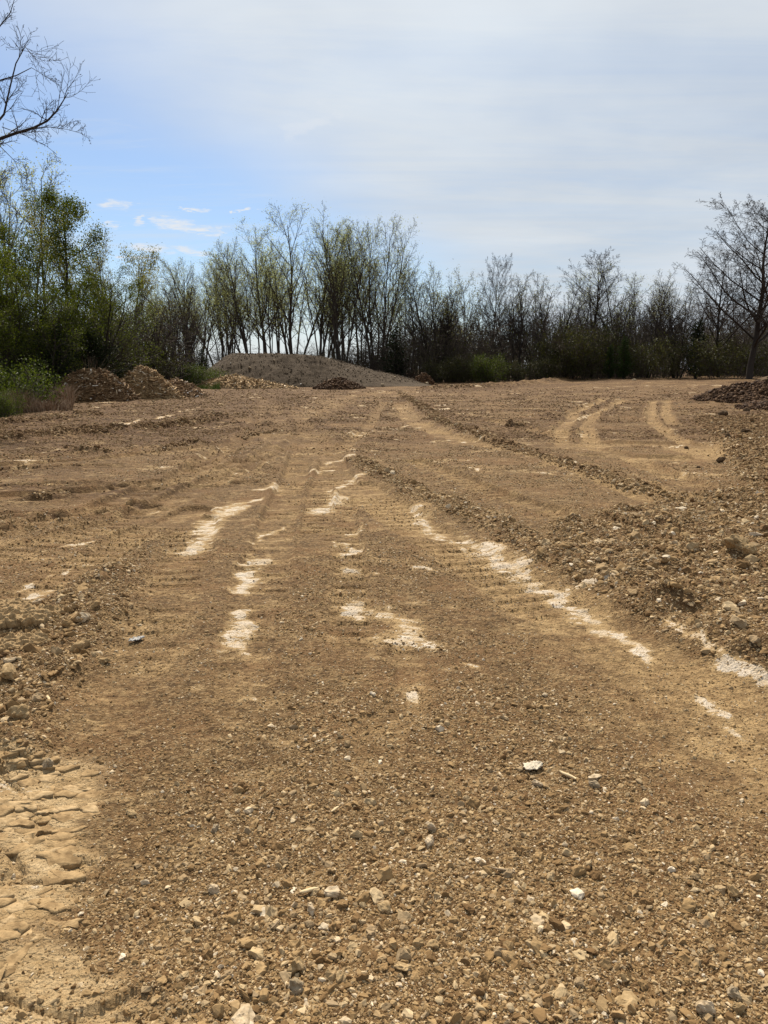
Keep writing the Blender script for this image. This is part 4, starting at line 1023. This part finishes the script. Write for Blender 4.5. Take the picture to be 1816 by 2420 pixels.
# front row in the middle, behind the mound
T_('cotton2', 600, 90, 566, 2.6, 'tall budding tree leaning left, at the left end of the mound', sx=.95)
T_('cotton4', 640, 92, 528, 3.3, 'tall budding tree with one straight stem above the mound\'s flat top')
T_('cotton0', 690, 93, 512, 1.9, 'forked tall budding tree behind the middle of the mound', sx=.95)
T_('cotton2', 752, 92, 508, 0.4, 'tall slender budding tree just left of the stoutest trunk', sx=.9)
T_('cotton1', 808, 90, 500, 4.1, 'tallest multi stemmed tree with the stoutest trunks behind the mound', sx=.85)
T_('cotton3', 890, 91, 512, 0.9, 'tall pale leaved tree with spreading stems above the mound\'s right slope', sx=.8)
T_('cotton0', 530, 95, 590, 5.2, 'budding tree left of the mound, shorter than the tall row', sx=1.05)
T_('cotton3', 470, 99, 610, 2.2, 'pale budding tree at the left foot of the mound, in the gap', sx=.9)
T_('cotton1', 415, 102, 655, 3.0, 'pale green feathery tree right of the open sky gap', sx=1.1)
T_('slender1', 965, 92, 615, 1.0, 'grey bare tree just right of the tall pale trees')
T_('slender3', 1003, 90, 628, 2.0, 'thin bare stems over the red brown pile')
T_('fan0', 1040, 88, 648, 0.5, 'bushy bare tree with yellowish tips right of the mound', 'bare_tree')
T_('budding1', 1085, 93, 640, 2.5, 'olive budding tree behind the yellow tipped one', 'bare_tree')
T_('oak1', 1160, 91, 598, 1.2, 'bare tree with a thin pointed crown above the green bush', 'bare_tree', .75)
T_('fan1', 1228, 86, 640, 3.4, 'bare tree of many stems fanning out above the green bush', 'bare_tree', 1.05)
T_('fan2', 1285, 90, 650, 1.4, 'bare tree of leaning stems right of the fan shaped one', 'bare_tree', .9)
T_('oak0', 1400, 88, 586, 2.2, 'rounded bare tree with dense twigs, right of centre', 'bare_tree', 1.25)
T_('slender3', 1465, 86, 618, 0.3, 'bare tree beside the rounded dense one', 'bare_tree', 1.1)
T_('fan2', 1525, 84, 640, 5.3, 'low bare tree with a limb reaching right', 'bare_tree', 1.0)
T_('fan1', 1600, 80, 660, 4.4, 'low tangled bare tree left of the large bare tree', 'bare_tree', .9)
T_('oak0', 1772, 70, 440, 0.8, 'large bare tree with a full spreading crown at the right edge', 'bare_tree', 1.5)
T_('oak1', 1850, 66, 455, 3.9, 'large bare tree cut by the right edge', 'bare_tree', 1.3)
T_('oak1', 1700, 78, 585, 5.1, 'mid sized bare tree left behind the large bare tree', 'bare_tree', 1.3)
T_('slender2', 1340, 93, 640, 1.1, 'thin bare tree left of the rounded dense one', 'bare_tree')
# left side
T_('budding0', 314, 60, 575, 1.0, 'dense grey budding tree at the end of the left wood', 'budding_tree', 1.0)
T_('budding1', 258, 52, 540, 2.0, 'budding tree with yellow green top behind the green trees', 'budding_tree', .9)
T_('budding0', 212, 50, 515, 4.0, 'taller budding tree between the green trees', 'budding_tree', .9)
T_('leafy1', 152, 44, 468, 0.5, 'tallest fresh green tree with a dark trunk on the left', 'green_tree', .95)
T_('leafy0', 70, 41, 520, 2.5, 'fresh green tree at far left behind the dry grass', 'green_tree', 1.15)
T_('leafy2', 215, 43, 640, 4.4, 'low fresh green tree spreading over the mulch piles', 'green_tree', 1.15)
T_('leafy2', 95, 38, 660, 1.3, 'low fresh green tree nearest the left dark thicket', 'green_tree', 1.2)
T_('leafy0', -20, 36, 610, 3.8, 'fresh green tree cut by the left edge', 'green_tree', 1.2)
T_('slender1', 22, 58, 342, 2.0, 'tall thin pale leaved tree at the left edge', 'budding_tree', .9)
T_('slender3', 68, 56, 345, 0.2, 'tall thin forked tree near the left edge', 'budding_tree', .8, leaf=True)
T_('slender0', 120, 58, 388, 5.0, 'thin leaning tree rising above the tallest green tree', 'budding_tree', 1.1)
T_('slender2', 5, 60, 400, 1.1, 'thin straight stem tree behind the left edge trees', 'budding_tree', 1.0)
T_('fan1', 430, 64, 645, 2.8, 'dark curving tree over the bright green bushes', 'bare_tree', .8)
T_('slender3', 380, 78, 690, 1.8, 'thin bare tree in the gap left of the bright green bushes', 'bare_tree')
T_('slender1', 345, 82, 700, .8, 'thin bare tree beside the dense grey budding tree', 'bare_tree')
T_('slender0', 660, 97, 560, 2.0, 'thin straight tree between the leaning and forked trees over the mound', sx=1.0)
T_('slender2', 780, 98, 540, 1.0, 'thin straight tree left of the stoutest trunks over the mound', sx=1.1)
T_('slender0', 850, 97, 548, 4.0, 'thin straight tree right of the stoutest trunks over the mound', sx=1.1)
# cedars
T_('cedar0', 936, 84, 772, 0, 'dark cedar at the right end of the big mound', 'cedar_tree', 1.15, 'cedar')
T_('cedar0', 1645, 77, 752, 1, 'dark pointed cedar left of the large bare tree', 'cedar_tree', 1.0, 'cedar')
T_('cedar1', 1474, 79, 795, 2, 'green cedar on the wood edge, right of centre', 'cedar_tree', 1.1, 'cedar')
T_('cedar1', 1440, 80, 815, 4, 'smaller green cedar left of the green cedar', 'cedar_tree', 1.0, 'cedar')
T_('cedar2', 120, 39.5, 742, 3, 'dark wide cedar in the shade of the left trees', 'cedar_tree', 1.1, 'cedar')
T_('cedar2', 215, 41.5, 765, 5, 'dark wide cedar behind the dark mulch pile', 'cedar_tree', 1.2, 'cedar')
T_('cedar2', 55, 39, 770, 1, 'dark wide cedar behind the dry grass', 'cedar_tree', 1.1, 'cedar')
T_('cedar2', 168, 42.5, 745, 2, 'dark cedar between the two wide ones on the left', 'cedar_tree', 1.2, 'cedar')
T_('cedar0', 478, 86, 822, 2, 'small dark cedar left of the mound', 'cedar_tree', 1.2, 'cedar')
T_('cedar0', 255, 55, 790, 2, 'dark cedar behind the olive bush', 'cedar_tree', 1.4, 'cedar')
# green shrubs
T_('shrub0', 428, 62, 866, 0, 'bright green bush left of the mound, left of two', 'green_bush', 1.4, 'bush')
T_('shrub1', 476, 64, 862, 1, 'bright green bush left of the mound, right of two', 'green_bush', 1.4, 'bush')
T_('oshrub0', 318, 52, 808, 2, 'olive green bush behind the peaked mulch pile', 'green_bush', 1.0, 'bush')
T_('oshrub0', 280, 50, 830, 4, 'olive green bush behind the dark mulch pile', 'green_bush', 1.2, 'bush')
T_('shrub2', 1165, 80, 840, 3, 'bright green bush on the wood edge right of the mound', 'green_bush', 1.1, 'bush')
T_('oshrub0', 1105, 81, 842, 4, 'green bush left of the brightest one on the wood edge', 'green_bush', 1.2, 'bush')
T_('oshrub0', 1060, 82, 852, 5, 'olive bush near the red brown pile', 'green_bush', 1.5, 'bush')
T_('oshrub0', 1250, 81, 848, 1, 'olive bush right of the bright green one', 'green_bush', 1.5, 'bush')
T_('oshrub0', 1380, 82, 770, 2, 'tall olive thicket under the rounded bare tree', 'green_bush', .8, 'bush')
T_('oshrub0', 1330, 82, 800, 5, 'olive thicket left of the tall one', 'green_bush', .9, 'bush')
T_('oshrub0', 1545, 79, 800, 0, 'olive bush between the two cedars on the right', 'green_bush', 1.1, 'bush')
T_('shrub1', -2, 30, 830, 2, 'fresh green bush at the left edge beside the dry grass', 'green_bush', .9, 'bush')
T_('shrub2', 10, 27, 925, 4, 'small fresh green bush at the left edge', 'green_bush', .9, 'bush')
T_('shrub1', 30, 36, 850, 5, 'green bush behind the dry grass', 'green_bush', 1.0, 'bush')
T_('oshrub0', 1720, 74, 800, 3, 'olive bush at the foot of the large bare tree', 'green_bush', 1.2, 'bush')

# rows of slim trunks and bare thickets further in: alike, one label for all
rt_ = np.random.default_rng(77)
for k in range(64):
    px = rt_.uniform(300, 1840); Y = rt_.uniform(97, 118)
    tp = np.interp(px, [300, 420, 560, 900, 980, 1200, 1400, 1840], [720, 690, 600, 590, 680, 690, 680, 690]) + rt_.uniform(-15, 60)
    T_('slender%d' % rt_.integers(4), px, Y, tp, rt_.uniform(0, 6.28), ['slim bare tree deep in the wood behind the tall row over the mound', 'slim bare tree deep in the wood right of the mound'][int(px > 960)], 'slim_tree', rt_.uniform(.8, 1.2), group=['slim trees deep behind the mound', 'slim trees deep in the right wood'][int(px > 960)], leaf=bool(px < 950))
for k in range(46):
    px = rt_.uniform(930, 1860) if k < 34 else rt_.uniform(330, 930); Y = rt_.uniform(83, 96)
    tp = rt_.uniform(735, 815) if px > 930 else rt_.uniform(800, 850)
    T_('thicket%d' % rt_.integers(4), px, Y, tp, rt_.uniform(0, 6.28), 'grey brown bare thicket shrub along the wood edge', 'thicket_shrub', rt_.uniform(.9, 1.4), 'shrub', 'bare thickets along the wood edge')
for k in range(9):
    px = rt_.uniform(-30, 300); Y = rt_.uniform(50, 60)
    T_('thicket%d' % rt_.integers(4), px, Y, rt_.uniform(680, 790), rt_.uniform(0, 6.28), 'dark tangled shrub in the left wood', 'thicket_shrub', rt_.uniform(.9, 1.3), 'shrub', 'tangled shrubs in the left wood')

# the wood beyond, one mass of stems and twigs
def wood_mass(name, n, xr, yr, hfun, seed, m, label):
    rg = np.random.default_rng(seed); lst = []
    for _ in range(n):
        Y = rg.uniform(*yr); X = rg.uniform(*xr) * Y / yr[1]; h = hfun(X / Y * F + 908) * rg.uniform(.55, 1.1) * Y / 110.0
        z0 = gh(X, Y) if False else -1.1
        d = np.array([rg.normal(0, .10), rg.normal(0, .1), 1.0]); p = np.array([X, Y, z0])
        lst.append(([p, p + d * h * .5 + rg.normal(0, .15, 3), p + d * h + rg.normal(0, .4, 3)], [rg.uniform(.03, .10), .05, .015]))
        for _ in range(7):
            t_ = rg.uniform(.1, 1); q = p + d * h * t_; dd = np.array([rg.normal(0, .7), rg.normal(0, .7), rg.uniform(.1, 1)]); L = h * rg.uniform(.15, .35)
            lst.append(([q, q + dd * L * .5, q + dd * L + rg.normal(0, .15, 3)], [.03, .022, .014]))
    v, f = tubes([((2, 0), lst)], [3])
    o = obj(name, mesh_np(name, v, f, [m], True)); return tag(o, label, 'wood', kind='stuff')
wood_mass('distant_wood', 1500, (-6, 75), (103, 135), lambda px: np.interp(px, [850, 1000, 1300, 1850], [5, 9.5, 10, 11]), 5, BARK, 'mass of stems and twigs of the wood beyond, right half')
wood_mass('distant_wood', 260, (-46, -4), (112, 140), lambda px: np.interp(px, [300, 420, 900], [7, 4.5, 4.0]), 6, BARK, 'low mass of stems beyond the tall trees, behind the mound')
wood_mass('left_wood', 420, (-36, -18), (50, 66), lambda px: 12.0, 8, BARKD, 'dark tangle of stems inside the left wood')

# dry grass by the left mulch pile
def grass(name, n, region, hr, m, seed, label):
    rg = np.random.default_rng(seed); C = []; 
    x0, x1, y0, y1 = region
    px = rg.uniform(x0, x1, n); Y = rg.uniform(y0, y1, n); X = np.array([xat(a, b_) for a, b_ in zip(px, Y)])
    dens = fbm(X, Y, 1.2, 3, .5, seed); k = dens > -.25; X, Y = X[k], Y[k]; n = len(X)
    Z = height(X, Y)
    h = rg.uniform(*hr, n) * (0.6 + 0.8 * ss(fbm(X, Y, 2.0, 2, .5, seed + 2), -.3, .3)); ln = rg.normal(0, .35, (n, 2)) * h[:, None]; w = rg.uniform(.008, .018, n)
    a = rg.uniform(0, 3.14, n); sx_ = np.cos(a) * w; sy_ = np.sin(a) * w
    P0 = np.stack([X, Y, Z - .03], 1); S = np.stack([sx_, sy_, 0 * w], 1)
    M1 = P0 + np.stack([ln[:, 0] * .35, ln[:, 1] * .35, h * .6], 1); T1 = P0 + np.stack([ln[:, 0], ln[:, 1], h], 1)
    VV = np.stack([P0 - S, P0 + S, M1 + S * .8, M1 - S * .8, T1], 1).reshape(-1, 3)
    b0 = np.arange(n)[:, None] * 5
    o = obj(name, mesh_np(name, VV, [b0 + np.array([[0, 1, 2, 3]]), b0 + np.array([[3, 2, 4]])], [m])); return tag(o, label, 'grass', kind='stuff')
STRAW = island_mat('dry_straw', [(0, (0.13, 0.078, 0.045)), (.6, (0.22, 0.145, 0.09)), (1, (0.34, 0.25, 0.165))])
grass('dry_grass', 16000, (-25, 165, 28.5, 41), (.25, .8), STRAW, 801, 'reddish dry grass left of the dark mulch pile')
grass('tall_dry_grass', 1500, (140, 235, 39.5, 42), (1.0, 1.9), STRAW, 802, 'tall dry stalks behind the dark mulch pile')
GGR = island_mat('green_grass', [(0, (0.05, 0.085, 0.015)), (1, (0.11, 0.16, 0.03))])
grass('green_grass', 4500, (395, 520, 58, 66), (.2, .6), GGR, 803, 'green grass under the bright green bushes')

# ------------------------------------------------------------------ the near tree whose limbs reach in at the upper left
def near_tree():
    Y = 22.0; rg = np.random.default_rng(31)
    P = dict(segs=[6, 4, 5, 3], wob=[.05, .10, .16, .2], up=[.02, .03, .05, .05], rt=[.3, .3, .4, .5], rmin=.0042, max=3, n=[8, 7, 6], s0=[.1, .12, .1], ang=[40, 42, 45], lr=[.42, .46, .46], l0=1.15, l1=.5, rr=[.55, .55, .6])
    out = {}; tips = []
    X0 = xat(-150, Y); z0 = gh(X0, Y)
    tr = [np.array([X0 + .15 * math.sin(k), Y + .1 * math.cos(k * 1.3), z0 - .4 + k * 1.5]) for k in range(11)]
    out[(10, 0)] = [(tr, [.30 - .026 * k for k in range(11)])]
    def limb(pxs, r, dy=0.0, kids=9, klen=1.1):
        pts = [at_depth(x, y, Y + dy * k) for k, (x, y) in enumerate(pxs)]
        n_ = len(pts) - 1; out.setdefault((n_, 1), []).append((pts, [max(.006, r * .55 * (1 - .85 * k / n_)) for k in range(n_ + 1)]))
        for q in range(kids):
            t_ = rg.uniform(.12, 1.0) * n_; i_ = min(int(t_), n_ - 1); p = pts[i_] + (pts[i_ + 1] - pts[i_]) * (t_ - i_)
            dd = nrmv(pts[i_ + 1] - pts[i_]); d = nrmv(dd * .8 + rg.normal(0, .55, 3) + UP * .12)
            grow(rg, p, d, klen * rg.uniform(.5, 1.1), max(.006, r * .2 * (1 - .6 * t_ / n_)), 2, dict(P, n=[8, 7, 9]), out, tips)
    limb([(-150, 400), (-60, 352), (0, 328), (40, 314), (80, 302), (112, 286), (135, 262), (150, 238), (162, 218)], .10, .05, 15, 1.1)
    limb([(78, 303), (120, 300), (160, 306), (196, 316)], .025, .05, 7, .6)
    limb([(-150, 430), (-40, 330), (10, 270), (22, 215), (38, 150), (60, 110), (82, 140)], .07, -.05, 14, 1.0)
    limb([(-150, 300), (-60, 200), (0, 190), (40, 178), (75, 160), (95, 172)], .05, .1, 10, .8)
    limb([(-150, 200), (-60, 110), (0, 62), (25, 30), (40, -20)], .05, .1, 10, .8)
    limb([(-150, 500), (-200, 300), (-230, 100), (-260, -100)], .12, .1, 10, 1.6)
    limb([(-150, 450), (-280, 350), (-380, 250), (-450, 200)], .10, .1, 10, 1.6)
    limb([(-130, 120), (-80, 0), (-30, -120), (0, -200)], .07, .1, 12, 1.2)
    limb([(5, 300), (60, 320), (110, 345), (135, 365)], .02, .05, 7, .55)
    limb([(-60, 352), (0, 345), (35, 380), (48, 410)], .03, -.1, 6, .5)
    e = bpy.data.objects.new('near_bare_tree', None); COL.objects.link(e); e.location = (X0, Y, z0)
    off = np.array([X0, Y, z0])
    for nm, gs in (('trunk', [(k, v) for k, v in out.items() if k[1] == 0]), ('branches', [(k, v) for k, v in out.items() if k[1] > 0])):
        v, f = tubes(gs, [9, 6, 3, 3]); obj(nm, mesh_np('near_' + nm, v - off, f, [BARKD], True), e)
    tp = np.array([a for a, _, _ in tips]) - off; c = tp[rg.integers(0, len(tp), 900)] + rg.normal(0, .02, (900, 3))
    v, f = leaf_quads(rg, c, .06, None, 1.0, .25); obj('catkins', mesh_np('near_catkins', v, f, [TWIG]), e)
    tag(e, 'near bare tree whose twiggy limbs reach in at the upper left', 'tree')
near_tree()
